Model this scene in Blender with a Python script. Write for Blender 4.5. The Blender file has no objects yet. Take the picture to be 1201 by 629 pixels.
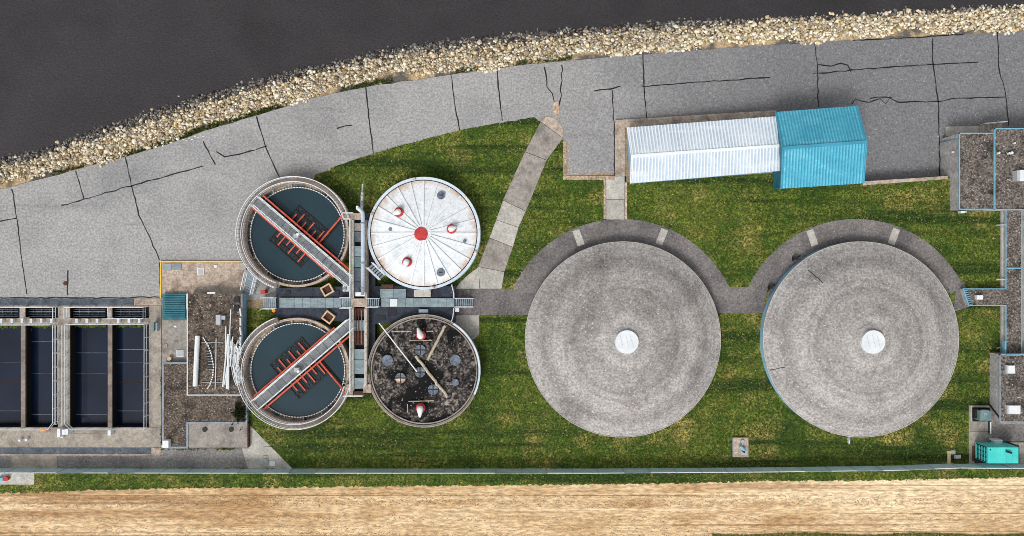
import bpy, math, random
import numpy as np
from mathutils import Vector
R = math.radians
random.seed(7); rng = np.random.default_rng(7)
S = bpy.context.scene
C = S.collection

# ------------------------------------------------------------------ camera, sky, sun, exposure
H = 80.0                                   # drone height in metres; 0.1 m of ground to one photo pixel
cam = bpy.data.cameras.new('camera'); cam.lens = 24; cam.sensor_width = 36
cam.clip_start = 0.5; cam.clip_end = 3000
co = bpy.data.objects.new('camera', cam); C.objects.link(co)
co.location = (0, 0, H); cam.lens = 36 * H / 120.1
S.camera = co
w = bpy.data.worlds.new('World'); S.world = w; w.use_nodes = True
nt = w.node_tree; nt.nodes.clear()
sky = nt.nodes.new('ShaderNodeTexSky'); sky.sky_type = 'NISHITA'; sky.sun_disc = False
sky.sun_elevation = R(50); sky.sun_rotation = R(207); sky.dust_density = 3.0; sky.air_density = 1.0
hs = nt.nodes.new('ShaderNodeHueSaturation'); hs.inputs['Saturation'].default_value = 0.1
bg = nt.nodes.new('ShaderNodeBackground'); bg.inputs['Strength'].default_value = 0.13
ow = nt.nodes.new('ShaderNodeOutputWorld')
nt.links.new(sky.outputs[0], hs.inputs['Color']); nt.links.new(hs.outputs[0], bg.inputs[0]); nt.links.new(bg.outputs[0], ow.inputs[0])
sl = bpy.data.lights.new('sun', 'SUN'); sl.energy = 1.3; sl.angle = R(18); sl.color = (1, .97, .93)
so = bpy.data.objects.new('sun', sl); C.objects.link(so)
az, el = R(207), R(50)
sd = Vector((math.sin(az) * math.cos(el), math.cos(az) * math.cos(el), math.sin(el)))
so.rotation_euler = sd.to_track_quat('Z', 'Y').to_euler(); so.location = (-60, -60, 120)
S.view_settings.view_transform = 'Standard'; S.view_settings.look = 'None'
S.view_settings.exposure = 0.43; S.view_settings.gamma = 1
S.cycles.filter_width = 0.9

# ------------------------------------------------------------------ measuring: photo pixel -> place
def K(px, py, z=0.0):
    f = 0.1 * (H - z) / H
    return Vector(((px - 600.5) * f, (314.5 - py) * f, z))
def mz(p, z=0.0): return p * 0.1 * (H - z) / H
def lerp(a, b, t): return a + (b - a) * t
def interp(pts, x):
    if x <= pts[0][0]: (a, b) = pts[0:2]
    elif x >= pts[-1][0]: (a, b) = pts[-2:]
    else:
        for a, b in zip(pts, pts[1:]):
            if a[0] <= x <= b[0]: break
    return a[1] + (b[1] - a[1]) * (x - a[0]) / (b[0] - a[0])
def sstep(a, b, x):
    t = min(1, max(0, (x - a) / (b - a))); return t * t * (3 - 2 * t)
def zr(px): return 0.02 - 1.66 * sstep(642, 1020, px)      # the yard drops eastward

# ------------------------------------------------------------------ materials
MATS = {}
def srgb(r, g, b):
    f = lambda c: (c / 255 / 12.92) if c / 255 < .04045 else ((c / 255 + .055) / 1.055) ** 2.4
    return (f(r), f(g), f(b), 1)
def M(name, cols, sc=.4, det=6, lo=.35, hi=.65, fine=.2, fsc=5, grit=0., gsc=9, spk=None, rough=.9, bump=.25, bd=.05,
      metal=0, st=(1, 1, 1), var=0., spec=.3, attr=None, rand=False, rings=None, blotch=None, streak=None, rimc=None, xgrad=None):
    m = bpy.data.materials.new(name); m.use_nodes = True; t = m.node_tree; N = t.nodes; L = t.links
    b = N['Principled BSDF']; b.inputs['Roughness'].default_value = rough; b.inputs['Metallic'].default_value = metal
    b.inputs['Specular IOR Level'].default_value = spec
    g = N.new('ShaderNodeNewGeometry'); mp = N.new('ShaderNodeMapping'); mp.inputs['Scale'].default_value = st
    L.new(g.outputs['Position'], mp.inputs[0])
    def noise(scale, d, vec=None, rg=.55):
        n = N.new('ShaderNodeTexNoise'); n.inputs['Scale'].default_value = scale; n.inputs['Detail'].default_value = d
        n.inputs['Roughness'].default_value = rg
        L.new(vec or mp.outputs[0], n.inputs['Vector']); return n
    def ramp(fac, cs, a, z_):
        r = N.new('ShaderNodeValToRGB'); e = r.color_ramp.elements
        while len(e) < len(cs): e.new(.5)
        for i, c in enumerate(cs):
            e[i].position = a + (z_ - a) * i / max(1, len(cs) - 1); e[i].color = c
        L.new(fac, r.inputs[0]); return r.outputs[0]
    def mulv(col, fac, amt, a=.3, z_=.7):
        r = N.new('ShaderNodeMapRange'); r.inputs[1].default_value = a; r.inputs[2].default_value = z_
        r.inputs[3].default_value = 1 - amt; r.inputs[4].default_value = 1 + amt; L.new(fac, r.inputs[0])
        x = N.new('ShaderNodeVectorMath'); x.operation = 'SCALE'; L.new(col, x.inputs[0]); L.new(r.outputs[0], x.inputs['Scale'])
        return x.outputs[0]
    def mixc(col, fac, c2):
        x = N.new('ShaderNodeMix'); x.data_type = 'RGBA'; L.new(fac, x.inputs[0]); L.new(col, x.inputs[6]); x.inputs[7].default_value = c2
        return x.outputs[2]
    def thr(fac, a, z_):
        r = N.new('ShaderNodeMapRange'); r.inputs[1].default_value = a; r.inputs[2].default_value = z_; L.new(fac, r.inputs[0]); return r.outputs[0]
    if attr:
        a = N.new('ShaderNodeAttribute'); a.attribute_name = attr; col = a.outputs['Color']
    elif rand:
        oi = N.new('ShaderNodeObjectInfo'); col = ramp(oi.outputs['Random'], cols, 0, 1)
    elif len(cols) == 1:
        rgb = N.new('ShaderNodeRGB'); rgb.outputs[0].default_value = cols[0]; col = rgb.outputs[0]
    else:
        col = ramp(noise(sc, det).outputs[0], cols, lo, hi)
    if blotch:
        c2, s2, a, z_ = blotch
        col = mixc(col, thr(noise(s2, 5).outputs[0], a, z_), c2)
    for c2, vecs, a, z_ in ([streak] if isinstance(streak, tuple) else (streak or [])):
        m2 = N.new('ShaderNodeMapping'); m2.inputs['Scale'].default_value = vecs; L.new(g.outputs['Position'], m2.inputs[0])
        col = mixc(col, thr(noise(1, 5, m2.outputs[0]).outputs[0], a, z_), c2)
    if rings:
        tc = N.new('ShaderNodeTexCoord'); sx = N.new('ShaderNodeVectorMath'); sx.operation = 'MULTIPLY'; sx.inputs[1].default_value = (1, 1, 0)
        L.new(tc.outputs['Object'], sx.inputs[0]); ln = N.new('ShaderNodeVectorMath'); ln.operation = 'LENGTH'; L.new(sx.outputs[0], ln.inputs[0])
        n = N.new('ShaderNodeTexNoise'); n.noise_dimensions = '1D'; n.inputs['Scale'].default_value = rings[0]; n.inputs['Detail'].default_value = 3
        L.new(ln.outputs['Value'], n.inputs['W']); col = mulv(col, n.outputs[0], rings[1], .36, .64)
    if rimc:
        tc = N.new('ShaderNodeTexCoord'); sx = N.new('ShaderNodeVectorMath'); sx.operation = 'MULTIPLY'; sx.inputs[1].default_value = (1, 1, 0)
        L.new(tc.outputs['Object'], sx.inputs[0]); ln = N.new('ShaderNodeVectorMath'); ln.operation = 'LENGTH'; L.new(sx.outputs[0], ln.inputs[0])
        ad = N.new('ShaderNodeMath'); ad.operation = 'MULTIPLY_ADD'; L.new(noise(.5, 4).outputs[0], ad.inputs[0]); ad.inputs[1].default_value = rimc[3]; L.new(ln.outputs['Value'], ad.inputs[2])
        col = mixc(col, thr(ad.outputs[0], rimc[1], rimc[2]), rimc[0])
    if xgrad:                                   # colour goes over to a darker tone further east
        sp = N.new('ShaderNodeSeparateXYZ'); L.new(g.outputs['Position'], sp.inputs[0])
        ad = N.new('ShaderNodeMath'); ad.operation = 'MULTIPLY_ADD'; L.new(noise(.08, 4).outputs[0], ad.inputs[0]); ad.inputs[1].default_value = 14; L.new(sp.outputs[0], ad.inputs[2])
        col = mixc(col, thr(ad.outputs[0], xgrad[1], xgrad[2]), xgrad[0])
    f = noise(fsc, 4)
    if fine: col = mulv(col, f.outputs[0], fine)
    if grit: col = mulv(col, noise(gsc, 2, rg=.7).outputs[0], grit, .38, .62)
    if spk:
        c2, s2, a = spk[:3]
        col = mixc(col, thr(noise(s2, 1).outputs[0], a, a + .05), c2)
    if var:
        oi = N.new('ShaderNodeObjectInfo'); col = mulv(col, oi.outputs['Random'], var, 0, 1)
    L.new(col, b.inputs['Base Color'])
    if bump:
        bn = N.new('ShaderNodeBump'); bn.inputs['Strength'].default_value = bump; bn.inputs['Distance'].default_value = bd
        L.new(f.outputs[0], bn.inputs['Height']); L.new(bn.outputs[0], b.inputs['Normal'])
    MATS[name] = m; return m
s = srgb
M('asphalt', [s(132, 132, 133), s(152, 151, 150), s(143, 142, 141)], sc=.06, fine=.1, fsc=2.2, grit=.18, gsc=4.4, blotch=(s(122, 122, 123), .1, .54, .78), streak=[(s(160, 158, 156), (.02, .14, .1), .54, .74), (s(126, 125, 124), (.03, .5, .1), .6, .74)], xgrad=(s(114, 114, 116), 5, 40), spk=(s(178, 176, 173), 4.5, .71))
M('asphalt_dark', [s(90, 86, 86), s(122, 117, 115)], sc=.25, fine=.16, fsc=3, grit=.24, gsc=4.5, spk=(s(156, 152, 148), 5, .7))
M('tar_patch', [s(96, 96, 98), s(112, 111, 112)], sc=.4, fine=.2, fsc=3, grit=.24, gsc=4.2)
M('asphalt_mid', [s(108, 106, 105), s(134, 131, 128)], sc=.25, fine=.16, fsc=3, grit=.2, gsc=6, spk=(s(165, 160, 152), 6, .72))
M('sealant', [s(22, 22, 26)], rough=.6, fine=.2, bump=0)
M('concrete_tan', [s(144, 129, 116), s(176, 160, 145), s(158, 144, 131)], sc=.5, fine=.2, fsc=3, grit=.16, gsc=6, blotch=(s(112, 97, 86), .6, .55, .8))
M('concrete_grey', [s(118, 113, 108), s(150, 143, 136), s(134, 128, 121)], sc=.4, fine=.18, fsc=2.5, grit=.15, gsc=6, blotch=(s(92, 88, 85), .5, .56, .8))
M('deck_concrete', [s(132, 124, 115), s(160, 151, 140), s(146, 137, 127)], sc=.3, fine=.18, fsc=2.5, grit=.15, gsc=6, blotch=(s(106, 98, 92), .4, .56, .8), streak=(s(170, 160, 148), (.5, .12, 1), .6, .8))
M('walkway_concrete', [s(108, 98, 92), s(138, 126, 117)], sc=.6, fine=.18, fsc=2.5, grit=.12, gsc=6)
M('deck_grey', [s(100, 104, 108), s(126, 129, 132)], sc=1, fine=.14, fsc=3, grit=.15, rough=.6, var=.1)
M('concrete_light', [s(158, 156, 148), s(180, 176, 168)], sc=.5, fine=.14, fsc=2.5, grit=.16, gsc=7, var=.1, blotch=(s(125, 122, 116), .7, .55, .85))
M('concrete_wall', [s(150, 148, 147), s(170, 167, 165)], sc=.5, fine=.12, fsc=2, grit=.14, gsc=4)
M('dome_concrete', [s(136, 132, 130), s(154, 150, 147), s(145, 141, 138)], sc=.2, det=8, lo=.36, hi=.64, fine=.12, fsc=1.2, grit=.28, gsc=4.2, rings=(.6, .2), blotch=(s(120, 115, 112), .16, .55, .72), spk=(s(194, 191, 187), 4.4, .68))
M('gravel', [s(58, 51, 46), s(96, 85, 76), s(72, 64, 57)], sc=.4, fine=.3, fsc=4, grit=.6, gsc=4.6, spk=(s(172, 160, 146), 5, .67), bump=.5, bd=.08)
M('gravel_grey', [s(66, 61, 57), s(106, 98, 92), s(84, 78, 73)], sc=.5, fine=.3, fsc=4, grit=.6, gsc=4.6, spk=(s(178, 172, 165), 5, .67), blotch=(s(36, 33, 33), .45, .58, .72), bump=.5, bd=.08)
M('membrane', [s(26, 30, 40), s(44, 52, 66), s(30, 34, 44)], sc=.7, fine=.35, fsc=3, grit=.2, spk=(s(110, 120, 130), 4, .74), rough=.5, bump=.15)
M('trench', [s(70, 78, 88), s(98, 104, 112)], sc=.8, fine=.25, fsc=4, grit=.25)
M('grating', [s(110, 126, 132), s(136, 150, 154)], sc=.8, fine=.15, fsc=4, grit=.2, var=.1, st=(1, 3, 1), rough=.6)
M('white_paint', [s(214, 217, 219)], fine=.08, rough=.45, bump=0)
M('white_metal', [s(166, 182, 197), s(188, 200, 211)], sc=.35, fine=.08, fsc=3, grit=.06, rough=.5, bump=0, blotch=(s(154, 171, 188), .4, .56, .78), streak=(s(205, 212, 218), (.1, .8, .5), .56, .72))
M('white_rib', [s(214, 219, 223), s(224, 228, 230)], sc=.4, fine=.06, rough=.45, bump=0)  # ribs whiter than the white_metal pans: corrugation light and shade put into colour
M('teal_rib', [s(58, 136, 160), s(68, 148, 172)], sc=.4, fine=.1, rough=.5, bump=0)  # darker than the teal sheet: rib shading put into the colour
M('cover_white', [s(204, 210, 214), s(218, 221, 223), s(196, 203, 209)], sc=.7, fine=.08, fsc=3, grit=.08, gsc=4.5, rough=.55, bump=.05, var=.03, blotch=(s(172, 181, 190), .9, .62, .88), spk=(s(90, 90, 95), 3.5, .76), rimc=(s(178, 140, 106), 6.4, 7.5, 2.0))
M('rust_edge', [s(160, 110, 78), s(226, 214, 202), s(196, 160, 128)], sc=.6, lo=.38, hi=.6, fine=.2, fsc=3, rough=.8)
M('rim_blue', [s(178, 194, 208), s(205, 214, 222)], sc=.6, fine=.1, rough=.5, blotch=(s(120, 124, 130), .8, .6, .8))
M('teal_roof', [s(76, 164, 188), s(96, 180, 202)], sc=.3, fine=.1, fsc=2, grit=.08, gsc=4, rough=.5, bump=0, streak=(s(136, 200, 214), (.3, .9, .5), .56, .8), blotch=(s(68, 150, 174), .25, .54, .8))
M('cyan_trim', [s(104, 160, 184), s(124, 176, 198)], sc=1, fine=.1, rough=.45, bump=0)
M('blue_wall', [s(120, 165, 195), s(150, 190, 215)], sc=1, fine=.1, rough=.5, bump=0)
M('teal_louvre', [s(38, 92, 105), s(52, 112, 124)], sc=1, fine=.1, rough=.5, bump=0, var=.12)
M('steel_grey', [s(118, 132, 142), s(146, 158, 166)], sc=1.2, fine=.12, rough=.5, bump=0, var=.12)
M('blue_grey_trim', [s(110, 122, 135), s(138, 150, 162)], sc=1, fine=.1, rough=.5, bump=0)
M('red_paint', [s(184, 74, 54), s(204, 96, 72)], sc=1.5, fine=.18, fsc=4, rough=.65, bump=0)
M('red_bright', [s(160, 46, 46), s(186, 62, 60)], sc=1.5, fine=.15, rough=.6, bump=0)
M('black_steel', [s(22, 22, 24), s(38, 36, 36)], sc=1.5, fine=.2, rough=.6, bump=0)
M('dark_hatch', [s(32, 34, 42)], fine=.2, rough=.6, bump=0)
M('brown_plate', [s(62, 38, 30), s(88, 56, 44)], sc=2, fine=.2, rough=.8, bump=0)
M('wood', [s(178, 150, 118), s(205, 182, 150)], sc=2, fine=.2, rough=.85, bump=0, st=(1, 1, 1))
M('brick_kerb', [s(150, 128, 108), s(184, 164, 142)], sc=2, fine=.2, grit=.2, gsc=5, rough=.9, var=.15)
M('yellow', [s(226, 178, 40), s(235, 195, 80)], sc=1, fine=.12, rough=.6, bump=0)
M('orange', [s(235, 140, 30)], fine=.1, rough=.6, bump=0)
M('turquoise', [s(60, 185, 180), s(78, 205, 198)], sc=.6, fine=.06, rough=.45, bump=0)
M('turquoise_dark', [s(28, 104, 116), s(44, 130, 138)], sc=1, fine=.1, rough=.5, bump=0)
M('unit_green', [s(92, 116, 116), s(112, 136, 134)], sc=1, fine=.1, rough=.5, bump=0)
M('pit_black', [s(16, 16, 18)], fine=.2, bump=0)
M('fence_slat', [s(160, 188, 192), s(182, 204, 206)], sc=.5, fine=.12, rough=.55, bump=0)
M('soil', [s(120, 104, 84), s(150, 130, 104), s(104, 92, 76)], sc=.5, fine=.25, fsc=4, grit=.3)
M('bank_soil', [s(86, 74, 60), s(120, 104, 82), s(70, 63, 54)], sc=.5, fine=.3, fsc=4, grit=.3)
M('bank_sand', [s(128, 112, 90), s(190, 166, 130), s(104, 98, 90), s(92, 88, 84)], sc=.3, fine=.3, fsc=4, grit=.25)
M('hose_tan', [s(156, 146, 128), s(186, 176, 156)], sc=3, fine=.3, bump=0)
M('field', [s(176, 142, 102), s(194, 164, 124), s(208, 180, 142), s(186, 154, 114)], sc=.3, det=8, lo=.36, hi=.64, st=(.26, 1, 1), fine=.16, fsc=3, grit=.28, gsc=4, blotch=(s(220, 196, 160), .1, .51, .64),
  streak=[(s(156, 120, 82), (.012, .4, 1), .54, .66), (s(222, 198, 162), (.01, .8, 1), .57, .67), (s(140, 108, 76), (.008, 2.6, 1), .58, .67)], bump=.4, bd=.08)
M('grass', [s(46, 68, 15), s(66, 88, 22), s(94, 104, 36), s(58, 82, 19), s(122, 118, 54)], sc=.13, det=7, lo=.36, hi=.66, fine=.35, fsc=1.6, grit=.5, gsc=3.8, blotch=(s(140, 128, 68), .19, .53, .68),
  streak=(s(33, 53, 10), (.03, .55, 1), .51, .61), bump=.7, bd=.15)
M('grass_blade', [], attr='tint', fine=.2, bump=0, rough=.8)
M('stone', [], attr='tint', fine=.16, fsc=5, bump=.2, rough=.9)
CREAM = [s(150, 132, 104), s(206, 188, 152), s(232, 216, 184), s(188, 164, 124), s(214, 204, 188), s(238, 228, 206), s(170, 160, 146)]
M('stone_single', CREAM, rand=True, fine=.16, fsc=5, bump=.2)
M('cover_dirty', [s(10, 10, 11), s(22, 20, 20), s(92, 86, 82), s(16, 15, 15), s(122, 114, 108), s(24, 22, 22)], sc=.55, det=10, lo=.36, hi=.66, fine=.6, fsc=1.8, grit=.7, gsc=4.2, blotch=(s(8, 8, 9), .24, .48, .53), spk=(s(140, 132, 125), 4.2, .68))
M('launder', [s(166, 150, 130), s(112, 114, 114), s(36, 46, 60), s(176, 160, 138)], sc=.16, lo=.38, hi=.62, fine=.35, fsc=3, grit=.3)
M('disc_grey', [s(78, 88, 102), s(108, 118, 130)], sc=1.5, fine=.2, fsc=3, grit=.25, gsc=5, rough=.6)
M('algae', [s(44, 62, 16), s(84, 104, 30)], sc=2, fine=.3, bump=0)
M('water_tank', [s(32, 52, 61), s(39, 59, 68)], sc=.15, fine=.04, rough=.14, spec=.3, bump=.03, bd=.02)
M('water_basin', [s(14, 22, 38), s(24, 36, 56)], sc=.12, fine=.06, rough=.12, spec=.3, bump=.03, bd=.02)
M('river', [s(42, 40, 41), s(52, 49, 51), s(46, 43, 45)], sc=.06, fine=.14, fsc=3.4, grit=.2, gsc=4.2, st=(1, 1.3, 1), rough=.14, spec=.5, bump=.6, bd=.1)
M('plain_grey', [s(168, 172, 176)], fine=.08, rough=.6, bump=0)
M('skylight', [s(204, 209, 213), s(218, 221, 223)], sc=1, fine=.06, rough=.4, bump=0)

# ------------------------------------------------------------------ mesh helpers
class MB:
    def __init__(s): s.v = []; s.f = []
    def add(s, vs, fs):
        o = len(s.v); s.v += [Vector(p) for p in vs]; s.f += [tuple(i + o for i in f) for f in fs]; return s
    def prism(s, pts, z0, z1, bottom=False):
        n = len(pts); vs = [(p[0], p[1], z1) for p in pts] + [(p[0], p[1], z0) for p in pts]
        a = sum(pts[i][0] * pts[(i + 1) % n][1] - pts[(i + 1) % n][0] * pts[i][1] for i in range(n))
        fs = [tuple(range(n))] + [(i, i + n, (i + 1) % n + n, (i + 1) % n) for i in range(n)]
        if bottom: fs.append(tuple(reversed(range(n, 2 * n))))
        if a < 0: fs = [tuple(reversed(f)) for f in fs]
        return s.add(vs, fs)
    def sheet(s, pts):
        n = len(pts); a = sum(pts[i][0] * pts[(i + 1) % n][1] - pts[(i + 1) % n][0] * pts[i][1] for i in range(n))
        f = tuple(range(n)); return s.add(pts, [f if a > 0 else tuple(reversed(f))])
    def box(s, a, b):
        x0, x1 = sorted((a[0], b[0])); y0, y1 = sorted((a[1], b[1])); z0, z1 = sorted((a[2], b[2]))
        return s.prism([(x0, y0), (x1, y0), (x1, y1), (x0, y1)], z0, z1, True)
    def bar(s, p, q, wd, ht):                       # rectangular bar from p to q
        p, q = Vector(p), Vector(q); d = (q - p).normalized()
        u = d.cross(Vector((0, 0, 1)))
        u = Vector((1, 0, 0)) if u.length < 1e-4 else u.normalized()
        k = u.cross(d); vs = []
        for c in (p, q):
            for a, b in ((-1, -1), (1, -1), (1, 1), (-1, 1)): vs.append(c + u * a * wd / 2 + k * b * ht / 2)
        return s.add(vs, [(0, 1, 2, 3), (7, 6, 5, 4), (0, 4, 5, 1), (1, 5, 6, 2), (2, 6, 7, 3), (3, 7, 4, 0)])
    def tube(s, pts, r, n=8, closed=False):
        pts = [Vector(p) for p in pts]; m = len(pts); vs = []; fs = []
        for i, p in enumerate(pts):
            a = pts[i - 1] if (i or closed) else p; b = pts[(i + 1) % m] if (i < m - 1 or closed) else p
            d = (b - a).normalized(); u = d.cross(Vector((0, 0, 1)))
            u = Vector((1, 0, 0)) if u.length < 1e-3 else u.normalized()
            k = u.cross(d)
            for j in range(n):
                t = 2 * math.pi * j / n; vs.append(p + (u * math.cos(t) + k * math.sin(t)) * r)
        for i in range(m if closed else m - 1):
            for j in range(n):
                a, b = i * n + j, i * n + (j + 1) % n; c, d = ((i + 1) % m) * n + (j + 1) % n, ((i + 1) % m) * n + j
                fs.append((a, b, c, d))
        if not closed: fs += [tuple(range(n)), tuple(reversed(range((m - 1) * n, m * n)))]
        return s.add(vs, fs)
    def cyl(s, c, r, z0, z1, n=24, r1=None):
        r1 = r if r1 is None else r1
        vs = [(c[0] + r * math.cos(2 * math.pi * i / n), c[1] + r * math.sin(2 * math.pi * i / n), z0) for i in range(n)]
        vs += [(c[0] + r1 * math.cos(2 * math.pi * i / n), c[1] + r1 * math.sin(2 * math.pi * i / n), z1) for i in range(n)]
        return s.add(vs, [(i, (i + 1) % n, (i + 1) % n + n, i + n) for i in range(n)] + [tuple(range(n, 2 * n)), tuple(reversed(range(n)))])
    def lathe(s, c, prof, n=96, a0=0, a1=2 * math.pi):
        full = abs(a1 - a0 - 2 * math.pi) < 1e-6; m = len(prof); k = n if full else n + 1; vs = []; fs = []
        for i in range(k):
            t = a0 + (a1 - a0) * i / n
            vs += [(c[0] + r * math.cos(t), c[1] + r * math.sin(t), z) for r, z in prof]
        for i in range(n):
            for j in range(m - 1):
                a = i * m + j; b = ((i + 1) % k) * m + j; fs.append((a, b, b + 1, a + 1))
        if not full: fs += [tuple(range(m)), tuple(reversed(range(n * m, (n + 1) * m)))]
        return s.add(vs, fs)

def root_org(p):
    while p.parent: p = p.parent
    return Vector(p.location)
def obj(name, mb, mat, parent=None, smooth=False, org=None):
    if parent is not None: og = root_org(parent)
    else: og = Vector(org) if org is not None else Vector((0, 0, 0))
    me = bpy.data.meshes.new(name); me.from_pydata([tuple(v - og) for v in mb.v], [], mb.f); me.update()
    if smooth: me.polygons.foreach_set('use_smooth', [True] * len(me.polygons))
    me.materials.append(MATS[mat]); o = bpy.data.objects.new(name, me); C.objects.link(o)
    if parent is not None: o.parent = parent
    else: o.location = og
    return o
def inst(name, mesh, loc, parent, rz=0, rot=None, scale=None):
    o = bpy.data.objects.new(name, mesh); C.objects.link(o); o.parent = parent
    o.location = Vector(loc) - root_org(parent); o.rotation_euler = rot or (0, 0, rz)
    if scale: o.scale = scale
    return o
def tag(o, label, cat, group=None):
    o['label'] = label; o['category'] = cat
    if group: o['group'] = group
    return o
def thing(name, label, cat, loc, group=None):
    o = bpy.data.objects.new(name, None); C.objects.link(o); o.location = loc; o.empty_display_size = .3
    return tag(o, label, cat, group)
def struct(name, mb, mat, org=None):
    o = obj(name, mb, mat, org=org); o['kind'] = 'structure'; return o
def PX(pts, z): return [K(x, y, z) for x, y in pts]
def rect(x0, y0, x1, y1): return [(x0, y0), (x1, y0), (x1, y1), (x0, y1)]
def slab(name, pts, z0, z1, mat, parent=None, **kw):
    return obj(name, MB().prism(PX(pts, z1), z0, z1), mat, parent, **kw)
def fslab(name, pts, z1, mat, z0=-.05): o = slab(name, pts, z0, z1, mat); o['kind'] = 'structure'; return o
def boxpx(mb, x0, y0, x1, y1, z0, z1): return mb.prism(PX(rect(x0, y0, x1, y1), z1), z0, z1, True)

_post = {}
def post_mesh(h, r, mat):
    k = (round(h, 2), r, mat)
    if k not in _post:
        me = bpy.data.meshes.new('post'); b = MB().cyl((0, 0), r, 0, h, 6); me.from_pydata([tuple(v) for v in b.v], [], b.f)
        me.materials.append(MATS[mat]); _post[k] = me
    return _post[k]
def resample(pts, d):
    pts = [Vector(p) for p in pts]; out = [pts[0]]
    for a, b in zip(pts, pts[1:]):
        n = max(1, round((b - a).length / d))
        out += [a.lerp(b, i / n) for i in range(1, n + 1)]
    return out
def railing(pts, parent, h=1.05, r=.035, sp=1.3, mat='white_paint', rs=None):
    """top rail mesh (with its knee rail) > posts"""
    pts = [Vector(p) for p in pts]; up = Vector((0, 0, 1))
    b = MB().tube([p + up * h for p in pts], r * 1.15, 6)
    b.tube([p + up * h * .5 for p in pts], r * .8, 6)
    o = obj('railing', b, mat, parent)
    for p in (rs if rs is not None else resample(pts, sp)):
        inst('post', post_mesh(h, r, mat), p, o)
    return o
def arc(c, r, a0, a1, n, z): return [Vector((c[0] + r * math.cos(a0 + (a1 - a0) * i / n), c[1] + r * math.sin(a0 + (a1 - a0) * i / n), z)) for i in range(n + 1)]

# ------------------------------------------------------------------ terrain
WATER = [(-400, 330), (0, 184), (49, 175), (87, 161), (122, 147), (157, 135), (200, 120), (240, 108), (280, 98), (330, 84), (400, 70), (467, 53), (533, 45), (600, 39), (700, 30), (800, 22), (900, 17), (1000, 10), (1100, 4), (1201, -1), (1600, -18)]
ROADN = [(-400, 340), (0, 223), (87, 200), (147, 184), (196, 170), (240, 154), (300, 136), (367, 115), (430, 102), (533, 87), (600, 78), (700, 68), (755, 64), (900, 53), (1000, 47), (1100, 42), (1201, 36), (1600, 20)]
ZW = -2.6
def bank_top(px): return zr(px) - .02
# river
XS = list(range(-400, 1601, 10))
mb = MB()
mb.sheet([K(x, interp(WATER, x) + 22, ZW) for x in XS] + [Vector((400, 500, ZW)), Vector((-400, 500, ZW))])
struct('river', mb, 'river')
# river bank of soil under the stones
mb = MB(); nr = 8; vs = []; fs = []
for i, x in enumerate(XS):
    for j in range(nr + 1):
        t = j / nr; y = lerp(interp(ROADN, x) + 4, interp(WATER, x) - 8, t)
        z = lerp(bank_top(x), ZW - .7, sstep(.12, 1.05, t) * .6 + t * .4) + random.uniform(-.06, .06) * (0 < j < nr)
        vs.append(K(x, y, z))
for i in range(len(XS) - 1):
    for j in range(nr):
        a = i * (nr + 1) + j; fs.append((a, a + nr + 1, a + nr + 2, a + 1))
mb.add(vs, fs); bank = struct('river_bank', mb, 'bank_soil')
bank.data.materials.append(MATS['bank_sand'])
for i_, p_ in enumerate(bank.data.polygons): p_.material_index = 1 if i_ % nr < 3 else 0
# asphalt yard and road
mb = MB(); vs = []; fs = []; nr = 10
for x in XS:
    yb = 352 if x <= 640 else 232
    for j in range(nr + 1):
        vs.append(K(x, lerp(interp(ROADN, x) + random.uniform(-.7, .7) * (j == 0), yb, j / nr), zr(x)))
for i in range(len(XS) - 1):
    for j in range(nr):
        a = i * (nr + 1) + j; fs.append((a, a + 1, a + nr + 2, a + nr + 1))
mb.add(vs, fs); road = struct('road', mb, 'asphalt')
# ground sheet with its raised edge towards the lower yard
north = [(-3000, 300), (0, 262), (300, 190), (450, 165), (600, 139), (632, 140), (648, 143), (658, 157), (661, 166), (661, 211), (722, 209), (722, 144), (910, 131), (912, 219), (1012, 219), (1112, 211), (1120, 242), (3000, 242)]
mb = MB()
mb.sheet(PX([(180, 219)] + north[2:] + [(3000, 4000), (180, 4000)], 0))
mb.sheet(PX([(-3000, 300), (0, 262), (180, 219), (180, 356), (-3000, 356)], 0)); mb.sheet(PX(rect(-3000, 356, -125, 510), 0)); mb.sheet(PX(rect(-3000, 510, 180, 4000), 0))
nv = [K(x, y, 0) for x, y in north]
for a, b in zip(nv, nv[1:]):
    mb.add([a, b, b - Vector((0, 0, 3)), a - Vector((0, 0, 3))], [(0, 1, 2, 3)])
struct('ground', mb, 'soil')

# lawn
lawn_n = [(370, 206), (400, 193), (430, 183), (480, 168), (540, 153), (600, 142), (626, 138), (640, 146), (661, 166), (661, 210), (722, 208), (735, 214), (912, 203), (914, 219), (1014, 215), (1111, 209), (1500, 209)]
dirt_edge = [(1500, 556), (1201, 560), (1100, 562), (1000, 564), (900, 564), (800, 567), (700, 568), (600, 569), (500, 570), (400, 571), (300, 572), (200, 573), (100, 575), (40, 578), (-400, 582)]
lawn_w = [(-400, 552), (346, 552), (289, 497), (289, 470), (285, 440), (287, 362), (318, 362), (345, 290)]
LAWN = lawn_n + dirt_edge + lawn_w
def jag(pts, d, amp):
    out = []
    for a, b in zip(pts, pts[1:]):
        n = max(1, int(math.dist(a, b) / d))
        for i in range(n):
            t = i / n; out.append((lerp(a[0], b[0], t) + random.uniform(-amp, amp) * .5, lerp(a[1], b[1], t) + random.uniform(-amp, amp)))
    out.append(pts[-1]); return out
LJ = jag(lawn_n[:8], 5, .8) + lawn_n[8:] + jag(dirt_edge, 2.5, 1.2) + lawn_w
struct('lawn', MB().sheet(PX(LJ, .03)), 'grass')
struct('field', MB().sheet(PX(jag([(x, y - 4) for x, y in dirt_edge[::-1]], 40, .3), .014) + [Vector((300, -300, .014)), Vector((-300, -300, .014))]), 'field')
# scrubby verge along the far side of the field

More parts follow.
